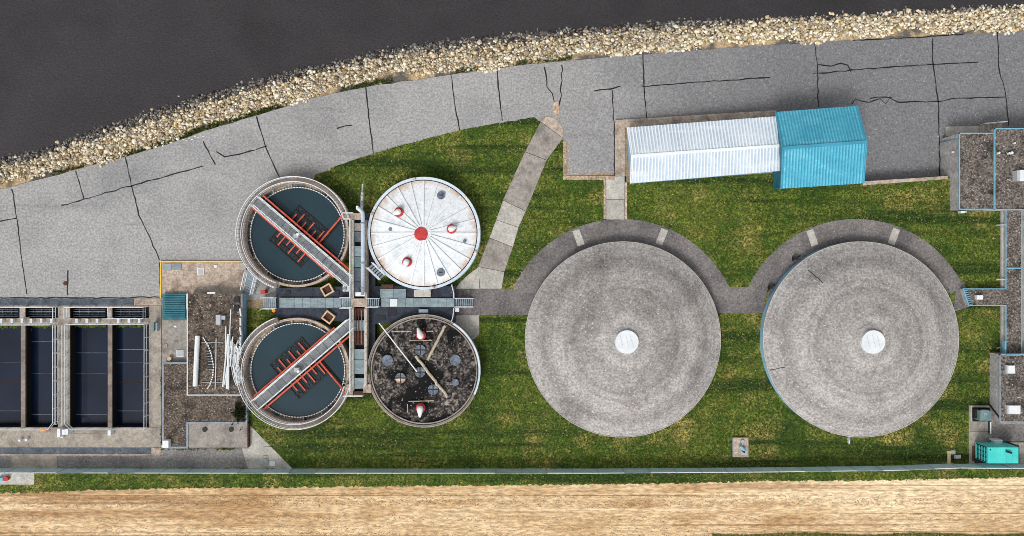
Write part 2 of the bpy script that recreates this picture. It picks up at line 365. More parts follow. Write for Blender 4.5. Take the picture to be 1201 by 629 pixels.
# tar lines sealing the cracks
CR = [[(14, 222), (20, 256), (24.5, 298), (31.5, 345)], [(-20, 263), (20, 256)], [(89, 201), (98.7, 234)], [(72, 241), (99, 234), (154, 218), (238, 195)],
      [(147, 184), (154, 216), (163, 252), (175, 277), (187, 305)], [(79.4, 317), (79.4, 346)], [(238, 166), (252.6, 193)], [(253, 178), (263, 184), (280, 181.5), (313, 171.5)],
      [(301, 137.6), (311.6, 173), (328, 208)], [(395, 150.5), (404, 148), (413, 147)], [(429, 102.6), (433, 143), (438, 181.5)], [(529, 88), (533, 120), (540, 155)], [(583, 83), (586, 115), (589, 142)],
      [(639, 78.7), (642, 102), (647.5, 110), (651, 124)], [(659.5, 76), (658, 112), (654, 132)], [(697, 106.7), (717, 104.4), (728, 101)], [(718, 105), (720.4, 143), (721, 206)],
      [(754.4, 64.4), (755.4, 102), (758.6, 140)], [(753, 101.7), (825, 96), (903, 91)], [(955.6, 51.4), (959, 86.5), (960, 126)], [(953, 86.5), (998, 82.7), (1050, 78), (1094, 76), (1147, 73)],
      [(959, 76), (975, 77.7), (986, 74), (994, 76.4), (998, 84)], [(1094, 45), (1094, 75), (1100.5, 118), (1101.7, 155), (1102, 206)], [(1170, 37.6), (1172, 83), (1179.5, 108), (1183, 148)],
      [(999, 123), (1004, 116), (1020, 120.3), (1031.6, 115.3), (1039, 121.5), (1044, 115), (1053, 119.8), (1100.5, 119), (1125.6, 115.3), (1179.5, 114)],
      [(0, 349.5), (60, 349.3), (120, 349.6), (187, 348.8)], [(188, 345), (187, 308)], [(1020, 116), (1030, 114), (1046, 114.5)], [(1000, 47.8), (1060, 44.8), (1130, 40.5)]]
def ribbon(pts, wd, zf, jit=.35):
    f = []
    for a, b in zip(pts, pts[1:]):
        n = max(1, int(math.dist(a, b) / 6))
        for i in range(n): f.append((lerp(a[0], b[0], i / n) + random.gauss(0, jit), lerp(a[1], b[1], i / n) + random.gauss(0, jit)))
    f.append(pts[-1]); vs = []; fs = []
    for i, p in enumerate(f):
        a = f[max(0, i - 1)]; b = f[min(len(f) - 1, i + 1)]; l = math.dist(a, b) or 1
        nx, ny = -(b[1] - a[1]) / l, (b[0] - a[0]) / l; h = wd / 2 * random.uniform(.55, 1.3)
        vs += [K(p[0] + nx * h, p[1] + ny * h, zf(p[0])), K(p[0] - nx * h, p[1] - ny * h, zf(p[0]))]
    for i in range(len(f) - 1): fs.append((2 * i, 2 * i + 1, 2 * i + 3, 2 * i + 2))
    return MB().add(vs, fs)
for c in CR: obj('crack_sealant', ribbon(c, 1.35, lambda x: zr(x) + .008), 'sealant', road)

for pts, wd in (([(640, 80), (646, 110), (652, 130), (657, 112), (659, 80)], 7),): obj('tar_patch', ribbon(pts, wd, lambda x: zr(x) + .005, .5), 'asphalt', road)
# ------------------------------------------------------------------ riprap stones
def ico():
    t = (1 + 5 ** .5) / 2
    v = np.array([(-1, t, 0), (1, t, 0), (-1, -t, 0), (1, -t, 0), (0, -1, t), (0, 1, t), (0, -1, -t), (0, 1, -t), (t, 0, -1), (t, 0, 1), (-t, 0, -1), (-t, 0, 1)], float)
    v /= np.linalg.norm(v[0])
    f = np.array([(0, 11, 5), (0, 5, 1), (0, 1, 7), (0, 7, 10), (0, 10, 11), (1, 5, 9), (5, 11, 4), (11, 10, 2), (10, 7, 6), (7, 1, 8), (3, 9, 4), (3, 4, 2), (3, 2, 6), (3, 6, 8), (3, 8, 9), (4, 9, 5), (2, 4, 11), (6, 2, 10), (8, 6, 7), (9, 8, 1)])
    return v, f
IV, IF = ico()
def rotm(n):
    q = rng.normal(size=(n, 4)); q /= np.linalg.norm(q, axis=1)[:, None]; a, b, c, d = q.T
    return np.stack([np.stack([1 - 2 * (c * c + d * d), 2 * (b * c - a * d), 2 * (b * d + a * c)], -1), np.stack([2 * (b * c + a * d), 1 - 2 * (b * b + d * d), 2 * (c * d - a * b)], -1),
                     np.stack([2 * (b * d - a * c), 2 * (c * d + a * b), 1 - 2 * (b * b + c * c)], -1)], 1)
def np_mesh(name, V, F, mat, tint=None, parent=None):
    me = bpy.data.meshes.new(name); nf, k = F.shape
    me.vertices.add(len(V)); me.vertices.foreach_set('co', V.astype(np.float32).ravel())
    me.loops.add(nf * k); me.loops.foreach_set('vertex_index', F.astype(np.int32).ravel())
    me.polygons.add(nf); me.polygons.foreach_set('loop_start', np.arange(0, nf * k, k, dtype=np.int32))
    me.update(calc_edges=True); me.materials.append(MATS[mat])
    if tint is not None:
        a = me.attributes.new('tint', 'FLOAT_COLOR', 'FACE'); a.data.foreach_set('color', np.concatenate([tint, np.ones((nf, 1))], 1).astype(np.float32).ravel())
    me.validate(); o = bpy.data.objects.new(name, me); C.objects.link(o)
    if parent: o.parent = parent
    o['kind'] = 'stuff'; return o
def bank_z(x, t):
    tt = t; return lerp(bank_top(x), ZW - .7, (min(1, max(0, (tt - .12) / .93)) ** 2 * (3 - 2 * min(1, max(0, (tt - .12) / .93)))) * .6 + tt * .4)
pos = []; siz = []; tin = []; big = []
x = -60.0
cols = np.array([c[:3] for c in CREAM]); greys = np.array([s(120, 116, 112)[:3], s(158, 152, 146)[:3], s(96, 92, 90)[:3], s(60, 56, 55)[:3], s(176, 170, 160)[:3]])
while x < 1262:
    yN, yW = interp(ROADN, x), interp(WATER, x)
    wdt = yN - yW; y = yW - 3
    topgap = 3.8 + 3.2 * math.sin(x * .031) + 3 * math.sin(x * .083 + 1) + (3 if 380 < x < 520 else 0)
    while y < yN - topgap:
        px, py = x + random.uniform(-1.7, 1.7), y + random.uniform(-1.3, 1.3)
        t = (py - yN - 4) / (yW - 8 - yN - 4)
        if t < 1:
            sz = random.uniform(.12, .23) * (1.35 if random.random() < .08 else 1)
            z = bank_z(px, t) + sz * .25
            g = sstep(.58, .72, t + random.uniform(-.06, .06))
            if random.random() < g:
                c = greys[random.randrange(5)] * random.uniform(.35, 1) if t > .73 + random.uniform(-.04, .04) else greys[random.randrange(5)] * random.uniform(.7, 1.2)
            else: c = cols[random.randrange(7)] * random.uniform(.85, 1.3)
            pos.append(tuple(K(px, py, z))); siz.append(sz); tin.append(c)
            if random.random() < .4:
                pos.append(tuple(K(px + random.uniform(-2, 2), py + random.uniform(-2, 2), z + .14))); siz.append(sz * random.uniform(.6, .95)); tin.append(c * random.uniform(.85, 1.12))
        for _ in range(2):
            qx, qy = px + random.uniform(-2.5, 2.5), py + random.uniform(-2.5, 2.5); tq = (qy - yN - 4) / (yW - 8 - yN - 4)
            if .1 < tq < .8:
                pos.append(tuple(K(qx, qy, bank_z(qx, tq) + .1))); siz.append(random.uniform(.06, .11)); tin.append((cols[random.randrange(7)] if tq < .6 else greys[random.randrange(5)]) * random.uniform(.7, 1.15))
        y += random.uniform(2.1, 3.1)
    x += 2.5
pos = np.array(pos); siz = np.array(siz); tin = np.array(tin); n = len(pos)
order = np.argsort(-siz); inview = (np.abs(pos[:, 0]) < 60)
bigi = [i for i in order if inview[i] and tin[i].mean() > .25][:300]
mask = np.ones(n, bool); mask[bigi] = False
P_, Z_, T_ = pos[mask], siz[mask], tin[mask]; m_ = len(P_)
V = IV[None] * rng.uniform(.72, 1.18, (m_, 12, 1)) * rng.uniform(.7, 1.2, (m_, 1, 3))
V = np.einsum('nij,nkj->nki', rotm(m_), V) * Z_[:, None, None] * np.array([1.08, 1.08, .8]) + P_[:, None]
F = (IF[None] + (np.arange(m_) * 12)[:, None, None]).reshape(-1, 3)
np_mesh('riprap', V.reshape(-1, 3), F, 'stone', np.repeat(np.clip(T_, 0, .9), 20, 0), bank)
sm = []
for k in range(8):
    v = IV * rng.uniform(.72, 1.18, (12, 1)) * rng.uniform(.75, 1.2, (1, 3))
    me = bpy.data.meshes.new('stone'); me.from_pydata(v.tolist(), [], IF.tolist()); me.materials.append(MATS['stone_single']); sm.append(me)
for i in bigi:
    inst('stone', sm[random.randrange(8)], pos[i] + np.array([0, 0, .06]), bank, rot=(random.uniform(0, 6), random.uniform(0, 6), random.uniform(0, 6)), scale=[siz[i] * 1.1] * 3)

# ------------------------------------------------------------------ paving
# curved path of cast slabs
edgeL = [(634, 143), (615.6, 178), (589.7, 235), (581.8, 258), (573.8, 279), (560.7, 313), (563, 339)]
edgeR = [(660.5, 162), (641.4, 188), (616.8, 248), (608.4, 267), (601.7, 290), (591.7, 319), (588.5, 339)]
def path_struct(name, base, mat='concrete_grey'):
    return struct(name, MB().sheet(PX(base, .034)), mat)
path = path_struct('concrete_path', edgeL + edgeR[::-1], 'sealant')
def inset(pts, d):
    cx = sum(p[0] for p in pts) / len(pts); cy = sum(p[1] for p in pts) / len(pts)
    return [(p[0] + (cx - p[0]) * d / max(1, math.dist(p, (cx, cy))), p[1] + (cy - p[1]) * d / max(1, math.dist(p, (cx, cy)))) for p in pts]
for i in range(6):
    q = [edgeL[i], edgeL[i + 1], edgeR[i + 1], edgeR[i]]
    slab('paving_slab', inset(q, .35), 0, .06 + .004 * (i % 3), 'concrete_light' if i in (2, 3, 5) else 'concrete_grey', path)
slab('paving_slab', [(634, 142.5), (641, 136.5), (650, 139), (657, 145), (661, 153), (660.5, 161.5)], 0, .07, 'concrete_tan', path)
slab('paving_slab', [(636, 137), (640, 137), (634, 143), (630, 141)], 0, .062, 'concrete_grey', path)
slab('paving_slab', [(561, 313.8), (562.4, 338.8), (534, 338.8), (540, 331), (552, 320)], 0, .064, 'concrete_light', path)
slab('paving_slab', [(534, 370), (562, 370), (562, 392), (556, 398), (534, 400)], 0, .064, 'concrete_light', path)
# asphalt ring walks round the two domes
CL, CRT = K(728.7, 397, 0), K(1003.7, 397, 0)
mbx = MB()
for c, z in ((CL, .045), (CRT, .045)):
    mbx.lathe(c, [(10.5, z), (14.0, z), (14.0, -.03)], 80, R(25.2), R(154.8))
ring = struct('ring_walk', mbx, 'asphalt_dark')
def flatstrip(x0, y0, x1, y1, z=.05): return fslab('asphalt_walk', rect(x0, y0, x1, y1), z, 'asphalt_dark')
flatstrip(534, 339, 632, 369.5, .041); flatstrip(836, 337, 898, 367.5, .049)
fslab('asphalt_walk', [(1122, 334), (1130.5, 331), (1137, 360), (1118, 366)], .053, 'asphalt_dark')
for c, px, py, a in ((CL, 678.5, 279, 20), (CL, 776, 278, -22), (CRT, 952.5, 279, 19), (CRT, 1048, 277.5, -20)):
    p = K(px, py, 0); a = R(a); u = Vector((math.cos(a), math.sin(a), 0)); v = Vector((-math.sin(a), math.cos(a), 0))
    pts = [p + u * i * .42 + v * j * .95 for i, j in ((-1, -1), (1, -1), (1, 1), (-1, 1))]
    obj('paving_slab', MB().prism(pts, 0, .066), 'concrete_light', ring)
# walk from the lower yard to the dome
walk = struct('concrete_walk', MB().sheet(PX(rect(709, 207, 734.5, 258), .036)), 'sealant')
for a, b in ((207, 234), (234.5, 257.5)): slab('paving_slab', rect(711, a, 732.5, b), 0, .062, 'concrete_light', walk)
slab('kerb', rect(708, 207, 710.4, 257), -.1, .11, 'brick_kerb', walk); slab('kerb', rect(733.1, 214, 735.4, 257), -.1, .11, 'brick_kerb', walk)
# kerbed edges of the lower yard
for nm, r_ in (('retaining_kerb', rect(660.5, 166, 664.5, 206)), ('retaining_kerb', rect(660.5, 206.3, 721, 211)), ('retaining_kerb', rect(721.5, 144, 733, 206.5)), ('retaining_kerb', [(722, 141), (910, 129.5), (910, 138), (722, 151)])):
    slab(nm, r_, -2, .09 + (r_[1][0] > 900) * .012 - (r_[2][1] == 211) * .01, 'brick_kerb' if r_[0][0] < 670 else 'concrete_tan')['kind'] = 'structure'
slab('retaining_kerb', [(1012, 213), (1112, 206.5), (1112, 210), (1012, 217.5)], -2, .1, 'concrete_tan')['kind'] = 'structure'
for pts, wd in (([(668, 204.5), (684, 204), (700, 204.6), (719, 204)], 1.6), ([(682, 201.8), (694, 200.5), (706, 202)], 1.5), ([(703, 203), (712, 199.6), (718, 201.5)], 1.8), ([(666, 168), (666.5, 190), (667, 204)], 1.2)):
    obj('soil_drift', ribbon(pts, wd, lambda x: zr(x) + .012 + .003 * (wd == 1.8), .8), 'brick_kerb', road)
obj('soil_drift', ribbon([(651, 120), (652.5, 130), (653, 137)], 6, lambda x: zr(x) + .014, .6), 'brick_kerb', road)

# ------------------------------------------------------------------ settling tanks
ZT = 1.6
def settling_tank(cx, cy, sg, where):
    c = K(cx, cy, ZT); o = thing('settling_tank', 'round settling tank of blue-green water, ' + where, 'tank', (c.x, c.y, 0), 'open settling tanks')
    obj('wall', MB().lathe(c, [(6.1, -.3), (6.1, ZT), (5.84, ZT), (5.84, .6), (5.46, .6), (5.46, 1.12), (5.38, 1.12), (5.38, .2)], 96), 'concrete_tan', o)
    obj('launder', MB().lathe(c, [(5.85, .95), (5.45, .95)], 96), 'launder', o)
    b = MB()
    for i in range(104):
        a = 2 * math.pi * i / 104; d = Vector((math.cos(a), math.sin(a), 0)); e = Vector((-d.y, d.x, 0)); p = Vector((c.x, c.y, 1.13)) + d * 5.42
        b.bar(p - e * .09, p + e * .09, .1, .12)
    obj('weir_teeth', b, 'white_paint', o)['kind'] = 'stuff'
    for i in range(16):
        a = 2 * math.pi * (i + .3) / 16; d = Vector((math.cos(a), math.sin(a), 0))
        obj('weir_bracket', MB().bar(Vector((c.x, c.y, 1.2)) + d * 5.37, Vector((c.x, c.y, 1.2)) + d * 5.85, .07, .07), 'plain_grey', o)
    obj('water', MB().lathe(c, [(5.39, 1.0), (.01, 1.0)], 64), 'water_tank', o)
    a0, a1 = (R(16), R(250)) if sg > 0 else (R(-250), R(-16))
    wk = obj('walkway', MB().lathe(c, [(5.87, ZT - .3), (6.56, ZT - .3), (6.56, ZT + .06), (5.87, ZT + .06), (5.87, ZT - .3)], 60, a0, a1), 'walkway_concrete', o)
    railing(arc(c, 6.5, a0, a1, 60, ZT + .06), wk, sp=.4, r=.04, h=1.0)
    railing(arc(c, 5.93, a0, a1, 60, ZT + .06), wk, sp=.45, r=.036, h=1.0)
    return o, c
t1, c1 = settling_tank(347.2, 274.8, 1, 'beside the yard, nearer the river')
t2, c2 = settling_tank(347.8, 435.2, -1, 'beside the gravel roofs, nearer the fence')

def tank_bridge(cx, cy, sg, label):
    Z = 1.95; p0 = K(cx, cy, Z); a = R(-40.6 * sg); d = Vector((math.cos(a), math.sin(a), 0)); nn = Vector((-d.y, d.x, 0)) * sg
    o = thing('tank_bridge', label, 'bridge', p0, 'bridges over the settling tanks')
    Q = lambda t, n, z: Vector((p0.x, p0.y, 0)) + d * t + nn * n + Vector((0, 0, z))
    T0, T1 = -6.2, 8.25
    for s_ in (-1, 1):
        obj('beam', MB().bar(Q(T0, s_ * .57, Z - .14), Q(T1, s_ * .57, Z - .14), .1, .26), 'white_paint', o)
        e1 = 7.0 if s_ > 0 else 6.2
        obj('girder', MB().bar(Q(T0 + .1, s_ * .92, Z - .3), Q(e1, s_ * .92, Z - .3), .19, .16), 'red_paint', o)
        railing([Q(T0, s_ * .6, Z), Q(T1 - .15, s_ * .6, Z)], o, h=1.0, r=.034, sp=.95)
    k = 14; L = (T1 - T0) / k
    me = None
    for i in range(k):
        b = MB().bar(Q(T0 + L * i + .02, 0, Z - .03), Q(T0 + L * (i + 1) - .02, 0, Z - .03), 1.02, .05)
        obj('deck_panel', b, 'deck_grey', o)
    dr = obj('drive_unit', MB().box(Q(0, 0, Z) - Vector((.28, .22, 0)), Q(0, 0, Z + .5) + Vector((.28, .22, 0))), 'plain_grey', o)
    obj('motor', MB().cyl(Q(.1, .3, 0), .16, Z + .1, Z + .8, 12), 'white_paint', dr)
    obj('column', MB().cyl(Q(0, 0, 0), .25, .3, Z - .1, 16), 'black_steel', o)
    for s_ in (-1, 1):                                  # the paddle frames just above the water
        zf = 1.07; n0, n1 = .55, 2.62
        b = MB()
        for n in (n0, n1 - .62, n1): b.bar(Q(-2.4, s_ * n, zf), Q(2.4, s_ * n, zf), .13, .09)
        for t in (-2.4, 2.4): b.bar(Q(t, s_ * n0, zf), Q(t, s_ * n1, zf), .12, .09)
        for i in range(12):
            t = -2.4 + .4 * i; b.bar(Q(t, s_ * (n1 - (.62 if i % 2 else 0)), zf - .03), Q(t + .4, s_ * (n1 - (0 if i % 2 else .62)), zf - .03), .08, .06)
        for t in (-1.8, -1.05, -.3, .45, 1.2, 1.9): b.bar(Q(t + .14, s_ * n0, zf - .02), Q(t + .14, s_ * n1, zf - .02), .14, .06)
        fr = obj('paddle_frame', b, 'black_steel', o)
        for i, t in enumerate((-1.9, -1.2, -.45, .3, 1.05, 1.8)):
            obj('paddle', MB().bar(Q(t, s_ * .5, zf + .12), Q(t, s_ * (2.35 if i % 2 else 1.75), zf + .12), .15, .08), 'red_paint', fr)
    ar = obj('skimmer_arm', MB().tube([Q(2.25, .9, 1.25), Q(2.25, 5.25, 1.35)], .11, 8), 'red_paint', o)
    obj('arm_shoe', MB().tube([Q(2.5, .9, 1.07), Q(2.5, 5.0, 1.07)], .07, 6), 'black_steel', ar)
    obj('end_bracket', MB().box(Q(2.25, 5.45, 1.4) - Vector((.16, .16, .2)), Q(2.25, 5.45, 1.4) + Vector((.16, .16, .4))), 'red_paint', ar)
    return o
tank_bridge(348.6, 277.0, 1, 'grey bridge with red girders across the settling tank nearer the river')
tank_bridge(349.4, 433.2, -1, 'grey bridge with red girders across the settling tank nearer the fence')

# ------------------------------------------------------------------ white covered tank
def vent(name_parent, px, py, z, rot, k=1.0, short=False):
    p = K(px, py, z)
    v = obj('vent_collar', MB().lathe(p, [(.57 * k, z - .1), (.57 * k, z + .2), (.3 * k, z + .24), (.01, z + .2)], 20), 'red_bright', name_parent)
    a = R(rot); d = Vector((math.cos(a), math.sin(a), 0)); q = p + Vector((0, 0, .25))
    b = MB(); n = 12; vs = []
    prof = [(-.36, .02), (-.28, .27), (0, .37), (.28, .31), (.46, .22), (.66, .12), (.7, .01)] if short else [(-.38, .02), (-.3, .3), (0, .42), (.35, .34), (.62, .24), (.98, .13), (1.04, .01)]
    for t, r in prof:
        for j in range(n):
            f = 2 * math.pi * j / n; u = Vector((-d.y, d.x, 0))
            vs.append(q + d * t * k + u * math.cos(f) * r * k + Vector((0, 0, (math.sin(f) * r + .35) * k)))
    b.add(vs, [(i * n + j, i * n + (j + 1) % n, (i + 1) * n + (j + 1) % n, (i + 1) * n + j) for i in range(len(prof) - 1) for j in range(n)])
    obj('vent_cowl', b, 'white_paint', v, smooth=True)
    return v
ZG = 2.1
cw = K(497, 273.8, ZG)
g = thing('covered_tank', 'round tank with white ribbed metal cover and red centre cap', 'tank', (cw.x, cw.y, 0))
obj('wall', MB().lathe(cw, [(6.45, -.3), (6.45, ZG), (6.14, ZG), (6.14, ZG - .5)], 96), 'rim_blue', g)
obj('gap_seal', MB().lathe(cw, [(6.15, ZG - .32), (5.5, ZG - .32)], 64), 'pit_black', g)
nseg = 24
def cover_z(r): return ZG + .55 - .6 * (r / 6.0) ** 1.6
b = MB(); og = Vector((cw.x, cw.y, 0))
pr = [(.3, cover_z(.3)), (2.5, cover_z(2.5)), (4.5, cover_z(4.5)), (6.04, cover_z(6.04)), (6.04, ZG - .35)]
b.lathe(cw, pr, 3, R(.5), R(14.5)); cp = obj('cover_panel', b, 'cover_white', g)
rb = MB()
for r_a, r_b in ((.8, 3.4), (3.4, 6.0)): rb.bar((cw.x + r_a, cw.y, cover_z(r_a) + .05), (cw.x + r_b, cw.y, cover_z(r_b) + .05), .17, .12)
rib0 = obj('cover_rib', rb, 'white_paint', g)
for i in range(1, nseg):
    for src in (cp, rib0):
        q = src.copy(); C.objects.link(q); q.parent = g; q.rotation_euler = (0, 0, R(15 * i))
obj('red_cap', MB().cyl(K(493.6, 274.6, ZG + .6), .82, ZG + .4, ZG + .66, 32, .74), 'red_bright', g)['label'] = 'red round centre cap'
vent(g, 468, 249, ZG + .3, 200, .95, True); vent(g, 529.6, 268.8, ZG + .3, 20, .95, True); vent(g, 477.6, 307.4, ZG + .3, 250, .95, True)
for px, py, r in ((517.4, 229.3, .46), (517, 319.7, .46), (458, 269, .22), (545, 283, .18)):
    p = K(px, py, ZG + .2); mh = obj('manhole_lid', MB().cyl(p, r, ZG, ZG + .3, 18), 'disc_grey', g)
    if r > .4: obj('lid_handle', MB().bar(p + Vector((-.2, 0, .14)), p + Vector((.2, 0, .14)), .08, .08), 'black_steel', mh)
for a in range(0, 360, 20):
    d = Vector((math.cos(R(a)), math.sin(R(a)), 0)); p = og + d * 6.3
    if a % 60 == 40: obj('roller', MB().box(p + Vector((-.12, -.12, ZG)), p + Vector((.12, .12, ZG + .3))), 'rust_edge', g)

# ------------------------------------------------------------------ dirty covered tank
ZD = 1.9
cd = K(497.2, 435.2, ZD)
g = thing('covered_tank', 'round tank with blackened dirty cover, pale hoses and grey lids', 'tank', (cd.x, cd.y, 0))
obj('wall', MB().lathe(cd, [(6.45, -.3), (6.45, ZD), (6.2, ZD), (6.2, ZD - .4)], 96), 'walkway_concrete', g)
obj('rim_sheet', MB().lathe(cd, [(6.47, ZD - .5), (6.47, ZD + .02), (6.26, ZD + .03)], 30, R(-25), R(58)), 'rim_blue', g)
obj('rim_edge', MB().lathe(cd, [(6.47, ZD - .1), (6.47, ZD + .015), (6.4, ZD + .015)], 70, R(59), R(334)), 'concrete_light', g)
obj('inner_rim', MB().lathe(cd, [(6.12, ZD - .4), (6.12, ZD - .05), (5.98, ZD - .05), (5.98, ZD - .4)], 96), 'concrete_grey', g)
obj('cover', MB().lathe(cd, [(6.2, ZD - .25), (4, ZD - .08), (2, ZD + .02), (.01, ZD + .05)], 72), 'cover_dirty', g)
for px, py, r in ((454.5, 422.6, .62), (493, 410.6, .6), (534, 422.6, .62), (469.8, 443.5, .6), (492.7, 436.6, .6), (508, 457, .6), (534, 448.6, .4)):
    p = K(px, py, ZD + .05); l = obj('lid', MB().cyl(p, r, ZD - .2, ZD + .17, 22), 'disc_grey', g)
    if r == .6:
        obj('lid_brace', MB().bar(p + Vector((-r, 0, .14)), p + Vector((r, 0, .14)), .09, .06).bar(p + Vector((0, -r, .145)), p + Vector((0, r, .145)), .09, .06), 'black_steel', l)
obj('lid_patch', MB().lathe(K(469.8, 443.5, ZD), [(.01, ZD + .175), (.58, ZD + .175)], 12, R(190), R(350)), 'rust_edge', g)
vent(g, 494, 393.4, ZD + .1, 110, .95); vent(g, 493.5, 478.4, ZD + .1, 268, .95)
def pole(name, a, b, r, mat, parent): return obj(name, MB().tube([a, b], r, 8), mat, parent)
def wob(a, b, z, n, amp): return [K(lerp(a[0], b[0], i / n) + random.gauss(0, amp), lerp(a[1], b[1], i / n) + random.gauss(0, amp), z) for i in range(n + 1)]
obj('hose', MB().tube(wob((522, 382), (501.5, 422.6), ZD + .16, 14, .25), .16, 8), 'hose_tan', g)
obj('hose', MB().tube(wob((487.5, 417.5), (525, 466), ZD + .17, 18, .3), .17, 8), 'hose_tan', g)
for a, b in (((459, 389), (483, 389)), ((480, 399.5), (507, 399.5)), ((479, 471), (509, 470)), ((478, 474), (478, 484)), ((500, 389), (508, 388.5))):
    pole('pipe', K(*a, ZD + .16), K(*b, ZD + .16), .06, 'concrete_tan', g)
tag(pole('white_pole', K(444.5, 379, ZD + .7), K(489, 436, ZD + .4), .075, 'white_paint', None), 'long white pole lying across the edge of the blackened tank cover', 'pole')

# ------------------------------------------------------------------ pipe gallery between the four tanks
ZM = 1.1
gal = thing('pipe_gallery', 'dark flat membrane roof between the four round tanks', 'building', K(430, 355, 0))
slab('roof', [(324, 338), (413, 336), (413, 250), (440, 250), (440, 336), (534, 336), (534, 378), (440, 380), (440, 455), (413, 455), (413, 378), (324, 372)], 0, ZM, 'membrane', gal)
for px, py, w_, h_ in ((338, 343, 5, 4), (396, 344, 4, 6), (448, 373, 8, 6), (460, 366, 10, 9), (470, 341, 9, 3), (512, 343, 8, 8)):
    slab('roof_patch', rect(px - w_ / 2, py - h_ / 2, px + w_ / 2, py + h_ / 2), ZM - .05, ZM + .06, 'dark_hatch', gal)
cat = thing('catwalk', 'grey plank walkway crossing the dark roof between the four tanks', 'walkway', K(430, 355, ZM))
for x0, x1, y0, y1, n in ((327.5, 400, 349.5, 361, 8), (447, 533, 350, 360.2, 9)):
    for i in range(n):
        a, b = lerp(x0, x1, i / n), lerp(x0, x1, (i + 1) / n)
        slab('deck_panel', rect(a + .15, y0, b - .15, y1), ZM, ZM + .25, 'grating', cat)
for a, b in ((446, 461), (461.4, 476)): slab('deck_panel', rect(a, 339, b, 349.4), ZM, ZM + .22, 'grating', cat)
slab('skylight', rect(457.5, 351, 466, 359.6), ZM + .2, ZM + .34, 'skylight', cat)
slab('white_plate', rect(485.5, 340, 505, 348.5), ZM, ZM + .5, 'concrete_light', cat)
slab('steel_box', rect(491, 363, 502, 367.5), ZM, ZM + .45, 'steel_grey', cat)
slab('soil_tray', rect(447, 334, 461, 338.5), ZM, ZM + .3, 'brown_plate', cat)
def stair(label, x0, y0, x1, y1, za, zb, n, axis, wd=None, group=None, mat='steel_grey'):
    """treads from (x0,y0) [height za] to (x1,y1) [height zb]"""
    o = thing('stair', label, 'stairs', K((x0 + x1) / 2, (y0 + y1) / 2, 0), group)
    p, q = K(x0, y0, za), K(x1, y1, zb); d = Vector((q.x - p.x, q.y - p.y, 0)); l = d.length; d /= l; u = Vector((-d.y, d.x, 0)); hw = (wd or 1.1) / 2
    for i in range(n):
        t = (i + .5) / n; c = p.lerp(q, t)
        obj('tread', MB().bar(c - d * l / n * .36, c + d * l / n * .36, hw * 2, .05), mat, o)
    for s_ in (-1, 1):
        obj('stringer', MB().bar(p + u * s_ * hw, q + u * s_ * hw, .08, .2), 'white_paint', o)
        railing([p + u * s_ * (hw + .02), q + u * s_ * (hw + .02)], o, h=.95, r=.035, sp=.9)
    return o
stair('short white-railed stair at the yard end of the plank walkway', 308.5, 355.5, 324, 355.5, .35, ZM + .25, 7, 0, 1.25)
stair('short white-railed stair between plank walkway and concrete trough, settling tank side', 400.5, 355, 413, 355, ZM + .25, 2.1, 6, 0, 1.15)
stair('short white-railed stair between concrete trough and plank walkway, covered tank side', 445, 355, 431, 355, ZM + .25, 2.1, 6, 0, .95)
stair('white-railed stair down to the dark asphalt strip beside the covered tanks', 555, 354.8, 534, 354.8, .1, ZM + .25, 9, 0, .95)
stair('white-railed stair rising from the tan pad to the settling tank walkway', 291, 343, 296, 322, .3, ZT + .1, 8, 0, 1.2)
stair('white grid ladder stair leaning against the white-covered tank', 434.5, 311, 449.5, 325.5, 2.2, ZM + .2, 6, 0, .8)
tr = thing('concrete_trough', 'open concrete trough with gratings running between the settling and covered tanks', 'channel', K(421.5, 340, 0))
ZC = 2.1
for x0, x1 in ((412.2, 415), (427.6, 430.6)):
    for y0, y1 in ((258, 350), (360.5, 458)): slab('side_wall', rect(x0, y0, x1, y1), .2, ZC, 'concrete_tan' if x0 > 420 else 'concrete_light', tr)
slab('floor', rect(414.5, 258.5, 428, 457.5), .2, 1.3, 'membrane', tr)
slab('landing', rect(412, 350.3, 431, 360.2), .2, ZC + .06, 'concrete_tan', tr)
slab('end_block', rect(404, 250, 424, 257.8), .2, ZC - .1, 'concrete_tan', tr); slab('end_block', rect(405, 451, 414, 463), .2, ZC - .08, 'concrete_tan', tr)
slab('end_block', rect(426, 451, 435, 461), .2, ZC - .08, 'concrete_tan', tr)
slab('end_hatch', rect(415.5, 459, 426, 463.5), .2, ZC - .3, 'brown_plate', tr)
y = 262
k = 0
while y < 452:
    if not (340 < y < 362):
        ln = random.choice((9, 12, 16)); mt = ['grating', 'grating', 'concrete_grey', 'brown_plate', 'trench', 'unit_green'][random.randrange(6)]
        slab('grating_panel', rect(415.4, y, 427.2, min(y + ln, 349 if y < 350 else 456)), ZC - .3, ZC - .12 + .004 * (k % 3), mt, tr); y += ln + random.choice((.8, 3, 5))
    else: y = 362
    k += 1
for x in (417.5, 420.5, 424): obj('conduit', MB().tube([K(x, 364, ZC - .02), K(x + random.uniform(-.4, .4), 404, ZC - .02)], .05, 6), ['brown_plate', 'unit_green', 'plain_grey'][int(x) % 3], tr)
railing([K(412.6, 258, ZC), K(412.6, 349, ZC)], tr, sp=1.5); railing([K(412.6, 362, ZC), K(412.6, 458, ZC)], tr, sp=1.5)
railing([K(430.2, 362, ZC), K(430.2, 452, ZC)], tr, sp=1.5)
railing([K(405, 257.5, ZC), K(413, 257.5, ZC)], tr, sp=.8); railing([K(404, 250.5, ZC), K(416, 250.5, ZC)], tr, sp=.8); railing([K(405, 463, ZC), K(427, 463, ZC)], tr, sp=.9)
gp = thing('gas_pipe', 'thick white pipe running beside the white-covered tank to a grey nozzle on the grass', 'pipe', K(425.5, 300, 0))
zp = 2.75
